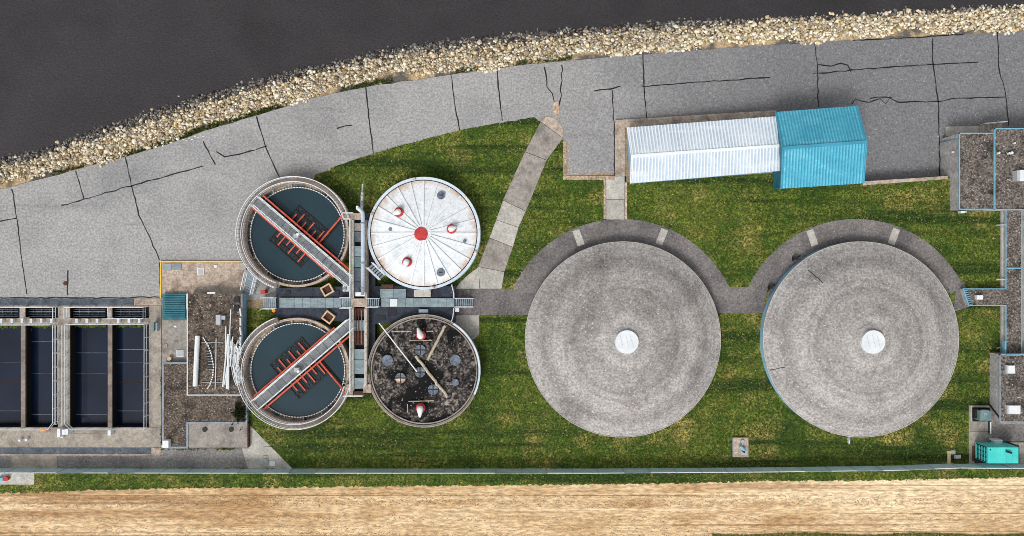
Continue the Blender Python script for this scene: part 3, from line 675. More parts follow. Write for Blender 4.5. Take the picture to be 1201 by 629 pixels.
obj('pipe', MB().tube([K(425.6, 346, zp), K(425.6, 310, zp), K(425.7, 254, zp), K(425.2, 249.5, zp), K(423, 247, zp), K(419.5, 244, zp)], .23, 12), 'white_metal', gp, True)
for y in (262, 309, 338): obj('flange', MB().tube([K(425.6, y - .5, zp), K(425.6, y + .5, zp)], .32, 12), 'steel_grey', gp)
obj('valve', MB().box(K(417.5, 245.5, zp + .2), K(421, 242, zp - .3)), 'white_paint', gp); obj('valve', MB().box(K(416.8, 343, zp + .1), K(429, 347.5, zp - .25)), 'white_paint', gp)
for y in (265, 290, 315, 340): obj('support', MB().cyl(K(425.6, y, zp), .08, .3, zp - .1, 8), 'steel_grey', gp)
obj('nozzle', MB().tube([K(424.4, 246, 1.6), K(424.6, 240, 1.6), K(424.9, 226, 1.6)], .17, 10).tube([K(424.9, 226, 1.6), K(425.2, 219, 1.6), K(425.3, 216, 1.6)], .1, 10), 'plain_grey', gp, True)
for y in (230, 237, 241): obj('flange', MB().tube([K(424.7, y - .5, 1.6), K(424.7, y + .5, 1.6)], .25, 10), 'steel_grey', gp)
obj('support', MB().cyl(K(424.8, 229, 1.6), .07, 0, 1.5, 8), 'steel_grey', gp)
for px, py, a, lb in ((384.5, 340, 30, 'brown-floored brick-edged sump box beside the settling tank nearer the river'), (386, 372, -37, 'brown-floored brick-edged sump box beside the settling tank nearer the fence')):
    p = K(px, py, ZM); o = thing('sump_box', lb, 'sump', p, 'sump boxes by the settling tanks'); a = R(a); u = Vector((math.cos(a), math.sin(a), 0)); v = Vector((-u.y, u.x, 0))
    obj('floor', MB().prism([p + u * i * .5 + v * j * .42 for i, j in ((-1, -1), (1, -1), (1, 1), (-1, 1))], ZM - .1, ZM + .1), 'brown_plate', o)
    for i, j, l in ((0, .5, .62), (0, -.5, .62)): obj('kerb', MB().bar(p + v * j + u * -l + Vector((0, 0, .2)), p + v * j + u * l + Vector((0, 0, .2)), .17, .4), 'wood', o)
    for i in (-.55, .55): obj('kerb', MB().bar(p + u * i - v * .42 + Vector((0, 0, .19)), p + u * i + v * .42 + Vector((0, 0, .19)), .17, .4), 'wood', o)
# railing at the east edge of the gallery roof
er = thing('edge_railing', 'white dotted railing at the edge of the dark roof beside the stair to the asphalt', 'railing', K(533, 355, ZM))
railing([K(530.5, 334, ZM), K(533, 344, ZM), K(533, 349, ZM)], er, sp=.5); railing([K(533, 361, ZM), K(532, 371, ZM), K(530.5, 376, ZM)], er, sp=.5)
tag(obj('junction_box', MB().prism(PX(rect(533.5, 361.5, 538, 366), 1.3), 0, 1.3, True), 'white_paint', org=K(536, 364, 0)), 'small white box at the foot of the stair by the covered tanks', 'box')
lamp = thing('roof_lamp', 'white square lamp box beside the grey bridge on the dark roof', 'lamp', K(405.5, 339, ZM))
boxpx(b := MB(), 402, 335, 409, 342, ZM, ZM + .3); obj('base', b, 'white_paint', lamp); obj('dome', MB().lathe(K(405.5, 338.5, ZM), [(.26, ZM + .3), (.2, ZM + .45), (.01, ZM + .52)], 14), 'steel_grey', lamp)
for px, py, cl, r, lb in ((308.5, 342.5, 'red_bright', .22, 'red round valve beside the tank walkway stair'), (321.3, 364.5, 'orange', .17, 'orange post at the foot of the plank walkway')):
    v = thing('valve_post' if r > .2 else 'marker_post', lb, 'post', K(px, py, 0)); obj('post', MB().cyl(K(px, py, 1), r, 0, 1.0, 10), cl, v); obj('cap', MB().cyl(K(px, py, 1), r * 1.25, 1.0, 1.1, 10), cl, v)

# ------------------------------------------------------------------ generic flat-roofed building
def building(name, label, pts, z0, z1, roof, trim, wall, tw=.26, trims=None):
    tp = PX(pts, z1); cx = sum(p.x for p in tp) / len(tp); cy = sum(p.y for p in tp) / len(tp)
    o = thing(name, label, 'building', (cx, cy, z0))
    obj('wall', MB().prism(tp, z0, z1 - .12), wall, o); obj('gravel_roof', MB().sheet([Vector((p.x, p.y, z1 - .06)) for p in tp]), roof, o)
    n = len(tp)
    for i in range(n):
        if trims is not None and i not in trims: continue
        a, c = tp[i], tp[(i + 1) % n]; d = (c - a).normalized()
        dz = Vector((0, 0, -.06 + (i % 3) * .004)); obj('roof_trim', MB().bar(a - d * tw * .5 + dz, c + d * tw * .5 + dz, tw, .1), trim, o)
    return o
# ------------------------------------------------------------------ control building with gravel roofs
lowb = building('gravel_roof_building', 'low L-shaped brown gravel roof with grey edging, between basins and settling tank', [(191, 426), (220, 426), (220, 462), (289, 462), (289, 496), (219.5, 496), (219.5, 525), (191, 525)], -.2, .7, 'gravel', 'blue_grey_trim', 'concrete_wall', .2)
tank_top = thing('buried_tank', 'flat concrete tank top with two dark round covers below the gravel roof', 'tank', K(254, 510, 0))
slab('slab', rect(220.4, 497, 290, 525), -.1, .62, 'concrete_grey', tank_top); slab('edge', rect(290.2, 497, 291.3, 525), -.1, .63, 'brown_plate', tank_top)
for px in (240, 271): obj('round_cover', MB().cyl(K(px, 504, .7), .3, .5, .68, 18), 'black_steel', tank_top)
wb = thing('vent_box', 'white box at the corner of the low gravel roof', 'box', K(193.5, 521, .7)); boxpx(b := MB(), 190.5, 517, 197.5, 525.5, .66, 1.3); obj('body', b, 'white_paint', wb); boxpx(b := MB(), 189, 522, 192, 525, .9, 1.1); obj('spout', b, 'plain_grey', wb)
upb = building('gravel_roof_building', 'raised dark gravel roof littered with white pipes beside the settling tank', rect(219.5, 345, 283.5, 463.5), -.2, 1.5, 'gravel', 'white_paint', 'blue_wall', .1, (2, 3))
slab('roof_trim', rect(283, 345, 284.4, 462), 1.2, 1.55, 'blue_grey_trim', upb)
for y in (348.5, 359): slab('roof_hatch', rect(274.5, y, 280.5, y + 6), 1.4, 1.56, 'dark_hatch', upb)
slab('roof_vent', rect(253, 369.5, 258.4, 381), 1.4, 1.95, 'plain_grey', upb); slab('roof_vent', rect(258.5, 370.5, 264, 375), 1.4, 1.8, 'plain_grey', upb)
slab('ledge', rect(243, 342.8, 252, 344.6), 1.3, 1.56, 'white_paint', upb)
zz = 1.6
def loose(name, label, pts, r, mat='white_paint', z=zz, n=8, grp=None):
    return tag(obj(name, MB().tube([K(a, b_, z) for a, b_ in pts], r, n), mat, org=K(*pts[0], z)), label, 'pipe', grp)
loose('plastic_pipe', 'thickest white pipe lying on the dark gravel roof', [(231.8, 394), (230.2, 425), (229, 453)], .27, z=1.75, n=12)
loose('plastic_pipe', 'thin straight pole across the middle of the dark gravel roof', [(253.5, 397), (253.2, 430), (252.3, 457)], .045)
loose('plastic_pipe', 'thin white pole leaning at the top of the pipe heap', [(270.7, 363), (269.5, 392)], .06, z=2.0)
PG = 'white pipes heaped at the roof edge'
for i, (a, b_, r) in enumerate((((265, 383), (264, 452), .07), ((267.5, 392), (261.5, 454), .1), ((269, 392), (266.5, 456), .15), ((271, 400), (263.5, 450), .07), ((268, 394), (268, 457), .09), ((273, 395), (270, 430), .08))):
    loose('plastic_pipe', ['longest thin', 'slanting', 'thickest straight', 'most steeply slanting thin', 'upright', 'shortest straight'][i] + ' white pipe in the heap on the gravel roof'  , [a, b_], r, z=1.65 + .09 * i, grp=PG)
for i in range(7):
    x0 = 270 + i * 1.5
    loose('plastic_pipe', ['first', 'second', 'third', 'fourth', 'fifth', 'sixth', 'seventh'][i] + ' bent white pipe of the heap counting towards the settling tank', [(x0 - .5, 396 + 2 * i), (x0 + .6 + random.uniform(0, 1), 410), (x0 + random.uniform(.5, 2), 428), (x0 + 4 + i * .25, 444), (x0 + 7.5, 453 - i)], .05 + .012 * (i % 3), z=1.65 + .06 * i, grp='bent ' + PG)
for i in range(5):
    loose('plastic_pipe', ['first', 'second', 'third', 'fourth', 'fifth'][i] + ' short white pipe along the blue roof edge counting from the tan pad', [(281.5 + .4 * (i % 2), 362 + i * 11), (282.6 - .5 * (i % 2), 371 + i * 11)], .1, z=1.75 + .05 * i, grp='short pipes at roof edge')
tg = MB()
for i in range(26):
    a = (269 + random.uniform(0, 13), 394 + random.uniform(0, 24)); b_ = (a[0] + random.gauss(0, 3), a[1] + random.uniform(3, 9)); tg.tube([K(*a, 1.7 + random.random() * .4), K(*b_, 1.65 + random.random() * .3)], .045, 5)
tag(obj('scrap_heap', tg, 'white_paint', org=K(275, 405, 1.6)), 'tangle of short white rods on top of the pipe heap', 'scrap')
coil = thing('pipe_coil', 'dashed arc of bent white strip with dark rungs on the gravel roof', 'coil', K(246, 425, zz))
arcp = [(238, 396), (244, 405), (248, 416), (250.5, 430), (249.5, 442), (246, 452), (241.5, 458)]
f = []
for a, b_ in zip(arcp, arcp[1:]):
    for i in range(4): f.append((lerp(a[0], b_[0], i / 4), lerp(a[1], b_[1], i / 4)))
for i in range(0, len(f) - 1): obj('strip_piece', MB().bar(K(*f[i], zz), K(lerp(f[i][0], f[i + 1][0], .62), lerp(f[i][1], f[i + 1][1], .62), zz), .13, .1), 'white_paint', coil)
for i in range(8): obj('rung', MB().bar(K(241.5 + i * .25, 410.5 + i * 3.1, zz), K(249.5, 410.5 + i * 3.1, zz), .12, .08), 'black_steel', coil); 
for i in range(8): obj('rung_bar', MB().bar(K(243 + i * .25, 412 + i * 3.1, zz), K(249, 412 + i * 3.1, zz), .07, .06), 'steel_grey', coil)
for y in (401.5, 448.5): loose('roof_cable', 'faint pale cable across the gravel roof at the ' + ('upper' if y < 420 else 'lower') + ' end of the pipes', [(236, y), (252, y + .4), (262, y)], .03, 'plain_grey', 1.52, 6, 'pale cables on the dark gravel roof')
lv = thing('louvre_grille', 'teal slatted louvre cover between the tan pad and the gravel roof', 'louvre', K(205, 360, 0))
slab('frame', rect(190.5, 344.8, 218.5, 375.5), -.1, .55, 'teal_louvre', lv)
for i in range(13): slab('slat', rect(192.5, 347 + i * 2.1, 217, 348.4 + i * 2.1), .4, .68, 'teal_louvre', lv)
slab('edge_strip', rect(218.6, 344.8, 219.4, 363), .3, .7, 'white_paint', lv)
# ------------------------------------------------------------------ concrete yard pieces on the west side
pad = fslab('concrete_pad', rect(189, 308, 285, 344.5), .09, 'concrete_tan')
obj('yellow_kerb', MB().prism(PX(rect(188, 306.2, 284, 307.8), .2), -.05, .2), 'yellow', pad); obj('yellow_kerb', MB().prism(PX(rect(187.6, 307.9, 189, 350), .2), -.05, .2), 'yellow', pad)
for r_, m_ in ((rect(191.2, 309.3, 201.2, 317.2), 'steel_grey'), (rect(202.8, 309, 212.8, 317), 'steel_grey'), (rect(231.2, 314, 239.2, 322), 'white_paint'), (rect(232.2, 315.4, 238.2, 321.5), 'plain_grey'), (rect(250.8, 311, 254.2, 314.2), 'white_paint'), (rect(280, 308.2, 288.5, 317), 'concrete_light')):
    slab('hatch', r_, .05, .17 if r_ != rect(232.2, 315.4, 238.2, 321.5) else .2, m_, pad)
apr = fslab('concrete_apron', rect(190, 375.7, 219, 425), .07, 'concrete_grey')
for r_, m_ in ((rect(207, 410.5, 215.2, 418.6), 'white_paint'), (rect(207.8, 411.3, 214.4, 417.8), 'plain_grey'), (rect(192, 404, 195.8, 407.5), 'brick_kerb'), (rect(203.8, 382, 207, 384), 'white_paint')):
    slab('hatch', r_, .03, .16 if m_ != 'plain_grey' else .19, m_, apr)
obj('hydrant_stub', MB().cyl(K(198, 421, .5), .24, .07, .5, 10), 'wood', apr)
DECK = .06
deck = thing('settling_basins', 'rectangular concrete basins of dark water with white railings, beside the gravel roofs', 'basin', K(90, 430, 0))
Xc = [(-60, -23), (-18, 24.5), (30, 67.5), (82.5, 126.3), (131.3, 174)]
# deck pieces round the openings
pieces = [rect(-120, 501.5, 189, 525), rect(174.6, 358.5, 189, 501.2), rect(68, 358.5, 82, 501.2), rect(-120, 373.4, 174.3, 380.6), rect(-120, 358.5, 174.3, 360.4)]
for p_ in pieces: slab('deck', p_, -.08, DECK + .004 * pieces.index(p_), 'deck_concrete', deck)
slab('end_deck', rect(157, 350.3, 189.5, 358.2), -.1, .055, 'concrete_tan', deck)
for x0, x1 in ((-23, -18), (24.5, 29.6), (126.4, 131.2)):
    slab('divider_wall', rect(x0, 380.9, x1, 501), -.06, .12, 'walkway_concrete', deck); slab('divider_wall', rect(x0, 360.6, x1, 373.2), -.06, .11, 'concrete_tan', deck)
ZB = -1.0

for (x0, x1) in Xc:
    for (y0, y1, deep) in ((380.9, 501.2, 1), (360.6, 373.2, 0)):
        zw_ = ZB if deep else -.75
        tp = [(p.x, p.y) for p in PX(rect(x0, y0, x1, y1), DECK)]
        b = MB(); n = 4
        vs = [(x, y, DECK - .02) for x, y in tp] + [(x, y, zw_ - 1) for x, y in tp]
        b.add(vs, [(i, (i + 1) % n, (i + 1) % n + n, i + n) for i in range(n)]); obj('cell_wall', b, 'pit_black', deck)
        obj('water', MB().sheet([Vector((x, y, zw_)) for x, y in tp]), 'water_basin', deck)
        if deep:
            for i, y in enumerate((410, 434, 458, 482)):
                if random.random() < .8:
                    y += random.choice((0, -9, 4)); p, q = K(x0 + .5, y, zw_), K(x1 - .5, y, zw_)
                    obj('cross_chain', MB().bar((p.x, p.y, zw_ + .03), (q.x, q.y, zw_ + .03), .035, .04), 'steel_grey' if i % 3 == 0 else 'trench' if i % 2 else 'brown_plate', deck)
            al = MB()
            for i in range(80):
                px = x0 + 1 + (x1 - x0 - 2) * random.random(); py = 381.6 + abs(random.gauss(0, 1.3)); 
                if i > 62: px = x0 + 1.5 + abs(random.gauss(0, 2.5)); py = 383 + random.random() * 9
                p = K(px, py, zw_); r = random.uniform(.06, .2); k = random.randrange(5, 8); ph = random.random() * 6
                al.sheet([Vector((p.x + r * random.uniform(.6, 1.2) * math.cos(ph + 6.283 * j / k), p.y + r * random.uniform(.6, 1.2) * math.sin(ph + 6.283 * j / k), zw_ + .02 + .002 * i)) for j in range(k)])
            obj('algae', al, 'algae', deck)['kind'] = 'stuff'
        else:
            for i in range(4):
                y = y0 + 2.2 + i * 2.9; p, q = K(x0 + 2, y, -.5), K(x1 - 3, y, -.5)
                obj('header_pipe', MB().tube([p, q], .06, 6), 'steel_grey' if i % 2 else 'trench', deck)
            for i in range(3):
                xx = lerp(x0, x1, .25 + .25 * i); obj('cross_pipe', MB().bar(K(xx, y0 + 1, -.6), K(xx, y1 - 1, -.6), .08, .08), 'trench', deck)
for i, x in enumerate((1, 13.5, 25.5, 36, 48, 60, 89.5, 101.5, 113.5, 138.5, 151, 163)):
    slab('gate_block', rect(x - 1.3, 374.2, x + 1.5, 378.8), .05, .5, 'white_paint', deck)
zr_ = DECK + .02
for pts in ([(-20, 360), (67.6, 360)], [(68.2, 360.2), (68.2, 373)], [(82, 360), (173, 360), (173, 373.2), (131, 373.2)], [(81.4, 373), (81.4, 360.5)], [(30.6, 361), (30.6, 372.6), (34, 372.6)],
            [(-20, 380.5), (65, 380.5)], [(68.2, 381), (68.2, 494), (62, 502), (-20, 502)], [(81.8, 381), (81.8, 495), (89, 502), (174, 502), (174.2, 380.2), (82.5, 380.2)], [(71, 381), (71, 496)], [(79, 381), (79, 496)], [(131.8, 361), (132.4, 372.6)]):
    railing([K(a, b_, zr_) for a, b_ in pts], deck, sp=1.6, r=.042, h=.95)
for x0, y0, x1, y1, h in ((67, 503, 70.5, 513, .9), (70.6, 511, 73.5, 513.5, .4), (72.6, 504, 76, 510, .9), (76.4, 503.6, 79.6, 510, 1.0), (126.2, 505, 129.8, 511, .8)):
    b = MB(); boxpx(b, x0, y0, x1, y1, DECK, h); o = obj('drive_box', b, 'skylight', deck)
obj('drive_shaft', MB().tube([K(79, 509, .45), K(127, 509, .45)], .04, 6), 'steel_grey', deck)
slab('orange_board', rect(46, 504.4, 53.5, 506), DECK, .2, 'orange', deck); slab('red_board', rect(53.8, 503.9, 58, 505), DECK, .2, 'red_bright', deck)
for px, py in ((23, 516.5), (31, 516)):
    v = tag(obj('vent_stub', MB().cyl(K(px, py, .4), .16, 0, .42, 10).box(K(px - 2, py - .8, .5), K(px + 1.6, py + .8, .36)), 'white_paint', org=K(px, py, 0)), 'small white vent stub, ' + ('nearer the image edge' if px < 25 else 'nearer the drive boxes') + ' on the basin deck', 'vent')
eq = thing('control_post', 'narrow dark and white control cabinet on the concrete beside the basins', 'cabinet', K(180.5, 383.5, 0))
boxpx(b := MB(), 177.5, 378.5, 180.3, 389, .05, .9); obj('cabinet', b, 'unit_green', eq); boxpx(b := MB(), 181, 378.7, 183.8, 389, .05, .6); obj('cabinet', b, 'plain_grey', eq)
fslab('trench_strip', rect(-120, 350.4, 156.5, 358.2), .048, 'trench')
fslab('trench_strip', rect(-120, 525.4, 177, 532.5), .05, 'trench')
fslab('concrete_strip', rect(177.4, 525.5, 189.5, 534), .061, 'concrete_tan')
fslab('concrete_strip', rect(-120, 532.8, 188, 534.6), .075, 'concrete_tan')
fslab('service_road', [(-120, 534.8), (190, 534.8), (190, 526), (284, 526), (291, 552), (-120, 552)], .045, 'asphalt_mid')
fslab('concrete_patch', rect(13.5, 533, 66.5, 550.5), .085, 'deck_concrete')
tri = fslab('concrete_triangle', [(292, 498), (345.5, 552.3), (291.5, 552.3), (283.6, 526), (291.6, 526)], .066, 'concrete_light')
for r_, m_ in ((rect(307.5, 538.5, 314.5, 542.5), 'steel_grey'), (rect(316, 541, 322.5, 546.5), 'white_paint'), (rect(308, 534.8, 314, 537.6), 'concrete_light')): slab('plate', r_, .03, .14, m_, tri)
obj('slab_joint', MB().prism(PX([(309, 524), (321, 523.6), (321, 524.4), (309, 524.6)], .071), .05, .071), 'sealant', tri)
gp2 = fslab('concrete_pad', rect(-120, 551.5, 40, 568.5), .05, 'concrete_light')
vv = thing('hose_reel', 'red and blue valve wheel on the concrete pad at the fence', 'valve', K(3.5, 562, 0)); obj('wheel', MB().cyl(K(6, 562, .5), .28, .1, .45, 14), 'red_bright', vv); obj('body', MB().box(K(0, 559.5, .05), K(3, 564.5, .5)), 'cyan_trim', vv)
tag(obj('manhole', MB().cyl(K(77, 332.5, 0), .26, 0, .05, 16).cyl(K(77, 332.5, 0), .2, .04, .07, 16), 'brown_plate', org=K(77, 332.5, 0)), 'small rusty manhole cover on the asphalt above the basins', 'manhole')
for i in range(8): obj('paint_fleck', MB().prism(PX(rect(214 + i * 3.3, 163.5 - i * .9 + (i % 2) * 2.4, 216.4 + i * 3.3, 164.3 - i * .9 + (i % 2) * 2.4), .032), .02, .032), 'white_paint', road)

# ------------------------------------------------------------------ domed tanks
def dome(c, label, capoff):
    o = thing('domed_tank', label, 'tank', (c.x, c.y, 0), 'concrete domed tanks'); Rr = 11.3; z0 = 1.15; rise = 2.5
    obj('wall', MB().lathe(c, [(Rr - .03, -.3), (Rr - .03, z0 - .12)], 120), 'blue_wall', o)
    prof = [(Rr, z0 - .18), (Rr, z0), (Rr - .12, z0 + .03)]
    k = 16
    for i in range(1, k): r = (Rr - .12) * (1 - i / k); prof.append((r, z0 + .03 + rise * (1 - (r / Rr) ** 2)))
    prof.append((.01, z0 + rise))
    d = obj('dome', MB().lathe(c, prof, 128), 'dome_concrete', o, True)
    obj('rim', MB().lathe(c, [(Rr + .02, z0 - .12), (Rr + .02, z0 + .05), (Rr - .05, z0 + .06), (Rr - .05, z0 - .1)], 120), 'concrete_light', o)
    cp = obj('cap', MB().cyl(c, 1.34, z0 + rise - .1, z0 + rise + .32, 40, 1.3), 'skylight', o)
    for t in (-.55, .1, .6): obj('cap_seam', MB().bar(Vector((c.x + t - .25, c.y + .8, z0 + rise + .33)), Vector((c.x + t + .15, c.y - .7, z0 + rise + .33)), .025, .02), 'plain_grey', cp)
    return o
dA = dome(CL, 'grey domed concrete tank nearer the curved path, with round white cap', 0)
dB = dome(CRT, 'grey domed concrete tank nearer the blue-trimmed buildings, with round white cap', 0)
def dome_z(c, x, y, r0=11.3): return 1.15 + .03 + 2.5 * (1 - ((x - c.x) ** 2 + (y - c.y) ** 2) / r0 ** 2)
def dome_crack(c, o, pts):
    b = MB(); f = []
    for a, b_ in zip(pts, pts[1:]):
        for i in range(5): f.append((lerp(a[0], b_[0], i / 5) + random.gauss(0, .25), lerp(a[1], b_[1], i / 5) + random.gauss(0, .25)))
    q = []
    for px, py in f:
        p = K(px, py, 2.2); p.z = dome_z(c, p.x, p.y) + .02; q.append(p)
    for a, b_ in zip(q, q[1:]): b.bar(a, b_, .07, .02)
    obj('crack_line', b, 'black_steel', o)
dome_crack(CRT, dB, [(950, 317), (958, 325), (966, 333)]); dome_crack(CRT, dB, [(906, 436), (915, 433), (924, 431)])
iv = thing('inlet_valve', 'small white valve post at the foot of the dome nearer the buildings', 'valve', K(995.5, 516, 0)); obj('post', MB().box(K(994, 511.5, .05), K(997, 521, .5)), 'skylight', iv); obj('wheel', MB().cyl(K(995.5, 515, .6), .2, .5, .6, 10), 'steel_grey', iv)
for px, py, w_ in ((934, 303, 5), (905, 337, 4)):
    v = thing('dome_equipment', 'dark ' + ('larger' if w_ == 5 else 'smaller') + ' valve box on the ring walk against the dome', 'equipment', K(px, py, 0)); boxpx(b := MB(), px - w_ / 2, py - 1.6, px + w_ / 2, py + 1.6, .04, .7); obj('body', b, 'black_steel', v); obj('pipe', MB().tube([K(px - w_, py + 3, .3), K(px + w_, py - 3, .3)], .08, 6), 'black_steel', v)

# ------------------------------------------------------------------ metal sheds
def shed(name, label, A, B, Cc, D, ra, rb_, ze, zri, z0, mat, wallmat, rib, over=.25, ribmat=None):
    """A,B far eave ends, D,C near eave ends, ra,rb ridge ends, all photo points"""
    a, b_, c, d = K(*A, ze), K(*B, ze), K(*Cc, ze), K(*D, ze); r0, r1 = K(*ra, zri), K(*rb_, zri)
    o = thing(name, label, 'shed', K((A[0] + Cc[0]) / 2, (A[1] + Cc[1]) / 2, z0))
    cen = (a + b_ + c + d) / 4
    ins = [Vector((lerp(p.x, cen.x, .035), lerp(p.y, cen.y, .05), 0)) for p in (a, b_, c, d)]
    obj('wall', MB().prism(ins, z0, ze - .02), wallmat, o)
    up = Vector((0, 0, .02))
    g0, g1 = r0.lerp((a + d) / 2, .04), r1.lerp((b_ + c) / 2, .04)
    obj('gable_wall', MB().add([ins[0] + Vector((0, 0, ze - .05)), ins[3] + Vector((0, 0, ze - .05)), g0 - up * 4], [(0, 1, 2)]), wallmat, o)
    obj('gable_wall', MB().add([ins[1] + Vector((0, 0, ze - .05)), ins[2] + Vector((0, 0, ze - .05)), g1 - up * 4], [(0, 1, 2)]), wallmat, o)
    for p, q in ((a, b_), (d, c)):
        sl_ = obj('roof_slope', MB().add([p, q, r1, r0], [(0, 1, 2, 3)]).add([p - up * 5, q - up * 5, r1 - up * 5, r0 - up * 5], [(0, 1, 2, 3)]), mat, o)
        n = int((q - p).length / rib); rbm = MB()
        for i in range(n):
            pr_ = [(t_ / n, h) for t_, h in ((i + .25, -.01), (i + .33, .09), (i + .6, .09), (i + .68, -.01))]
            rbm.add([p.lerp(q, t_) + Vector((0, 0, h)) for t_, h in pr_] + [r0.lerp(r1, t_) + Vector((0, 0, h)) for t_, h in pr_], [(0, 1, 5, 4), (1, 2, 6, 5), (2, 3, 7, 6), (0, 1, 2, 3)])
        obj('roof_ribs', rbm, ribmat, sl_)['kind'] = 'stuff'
    obj('ridge_cap', MB().bar(r0 + Vector((0, 0, .06)), r1 + Vector((0, 0, .06)), .34, .07), ribmat or mat, o)
    for p, q in ((a, r0), (d, r0), (b_, r1), (c, r1)): obj('verge_trim', MB().bar(p, q, .1, .16), ribmat or mat, o)
    return o, (a, b_, c, d, r0, r1)
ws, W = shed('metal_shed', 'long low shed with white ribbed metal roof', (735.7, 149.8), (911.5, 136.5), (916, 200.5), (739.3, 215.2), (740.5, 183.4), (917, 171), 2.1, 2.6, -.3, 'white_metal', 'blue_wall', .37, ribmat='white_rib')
ts, Tt = shed('metal_shed', 'taller gabled shed with bright turquoise ribbed metal roof', (909.4, 131.5), (1005.5, 124.3), (1013, 215), (915.7, 221.4), (918, 174), (1016.5, 166.6), 2.6, 4.1, -1.7, 'teal_roof', 'teal_louvre', .34, ribmat='teal_rib')
dp = thing('downpipe', 'small pale downpipe at the grass corner between the two sheds', 'pipe', K(914, 196, 0)); obj('pipe', MB().tube([K(913.5, 200, .1), K(913.5, 200, 1.9)], .06, 8), 'white_paint', dp); obj('elbow', MB().tube([K(913.5, 200, 1.9), K(913.5, 197, 2.0)], .06, 8), 'white_paint', dp)

# ------------------------------------------------------------------ blue-trimmed buildings on the east side
ZA = 1.7
b1 = building('flat_roof_building', 'gravel-roofed block with bright blue trim and tall grey side wall, nearest the sheds', rect(1125.5, 156.5, 1166, 245.5), -1.8, ZA, 'gravel_grey', 'cyan_trim', 'concrete_wall', .11)
obj('downpipe', MB().tube([K(1103.6, 168, -1.5), K(1125, 163, ZA - .15)], .08, 8), 'blue_grey_trim', b1)
for px, py, z in ((1118, 178.5, .6), (1120.5, 228.5, .6)): obj('wall_lamp', MB().box(K(px - 2, py - .6, z), K(px + 2.4, py + .6, z + .15)), 'white_paint', b1)
b2 = building('flat_roof_building', 'larger gravel-roofed block with blue trim at the image edge by the river road', [(1167, 151), (1330, 151), (1330, 246), (1167, 246)], -1.8, ZA + .25, 'gravel_grey', 'cyan_trim', 'concrete_wall', .11)
boxpx(b := MB(), 1193, 200, 1203, 212, ZA, ZA + .9); hv = obj('rooftop_unit', b, 'plain_grey', b2); boxpx(b := MB(), 1196.5, 199.5, 1206, 212.5, ZA + .88, ZA + 1.1); obj('unit_lid', b, 'skylight', hv)
for px, py, r in ((1186.5, 179.5, .16), (1183.5, 180, .12), (1171.5, 179.5, .12), (1190, 168, .1)): obj('roof_vent', MB().cyl(K(px, py, ZA + .4), r, ZA + .15, ZA + .5, 10), 'skylight', b2)
fslab('concrete_stoop', [(1110, 148.5), (1149, 148), (1149, 160), (1110, 160)], -1.45, 'concrete_light', -1.8)
es = thing('entry_stair', 'short white-edged entry stair beside the blue-trimmed block', 'stairs', K(1160, 152, -1.6))
for i in range(6): slab('tread', [(1149.5 + i * 3.2, 147.2 - i * .35), (1151.9 + i * 3.2, 147 - i * .35), (1151.9 + i * 3.2, 156), (1149.5 + i * 3.2, 156)], -1.8, -1.3 + .15 * i, 'concrete_light' if i % 2 else 'concrete_tan', es)
slab('landing', rect(1169, 145.5, 1175, 151), -1.8, -.4, 'concrete_tan', es); railing([K(1149, 146.8, -1.3), K(1174.5, 144.6, -.4)], es, sp=.8)
bx = thing('wall_cabinet', 'small white cabinet row on the grass under the blue-trimmed wall', 'cabinet', K(1131, 249, 0)); boxpx(b := MB(), 1127, 247.5, 1131.5, 250, 0, .6); obj('cabinet', b, 'white_paint', bx); boxpx(b := MB(), 1132, 247.5, 1134, 249.6, 0, .5); obj('cabinet', b, 'plain_grey', bx)
ZE = .75
b3 = building('corridor_roof', 'narrow T-shaped gravel corridor roof with blue trim linking dome and blocks', [(1180, 247.5), (1198.5, 247.5), (1198.5, 415), (1180, 415), (1180, 358.5), (1136.5, 358.5), (1130, 339), (1180, 339)], -.2, ZE, 'gravel_grey', 'cyan_trim', 'concrete_wall', .1, (1, 3, 4, 5, 6, 7))
slab('skylight', rect(1146, 346.5, 1153, 351.5), ZE - .1, ZE + .35, 'skylight', b3)
slab('roof_trim', rect(1180.5, 314, 1198, 315.4), ZE - .1, ZE + .1, 'cyan_trim', b3)
for i in range(8): obj('trim_tooth', MB().bar(K(1131.5 + i * .82, 341 + i * 2.3, ZE), K(1134.5 + i * .82, 340.6 + i * 2.3, ZE), .07, .1), 'cyan_trim', b3)
plw = thing('plinth', 'pale concrete plinth along the corridor wall at the grass', 'wall', K(1177, 330, 0))
for r_ in (rect(1174.6, 248, 1179.5, 338.5), rect(1174.6, 359.5, 1179.5, 414)): slab('wall_face', r_, -.1, .3, 'concrete_light', plw)
for y in (264, 328, 408): obj('drain_spout', MB().bar(K(1168.5, y + .3, .35), K(1180.5, y - .3, .7), .1, .08), 'plain_grey', b3)
fslab('court', rect(1199, 248, 1300, 474), .05, 'concrete_grey')
b5 = building('flat_roof_building', 'gravel-roofed block with white skylights beside the green cabinet', [(1173, 415.8), (1330, 415.8), (1330, 495), (1173, 495)], -.2, 1.75, 'gravel_grey', 'steel_grey', 'concrete_wall', .14)
for r_ in (rect(1180.5, 428.5, 1190.5, 438.5), rect(1181.5, 475.5, 1197, 486)): sk = slab('skylight_kerb', r_, 1.6, 2.0, 'plain_grey', b5); slab('skylight', [(x + (1.5 if x < 1185 else .4), y) for x, y in inset(r_, .9)], 1.95, 2.12, 'skylight', sk)
slab('blue_rail', rect(1181, 415.9, 1197, 417.2), 1.7, 1.95, 'cyan_trim', b5); slab('blue_rail', rect(1178.5, 400, 1180.2, 417), ZE, 1.2, 'cyan_trim', b5)
obj('downpipe', MB().tube([K(1160.5, 475, .2), K(1172, 490, 1.7)], .08, 8), 'black_steel', b5)
slab('parapet_cap', rect(1163.5, 414.2, 1172.4, 416.2), -.1, .5, 'concrete_tan', b5)
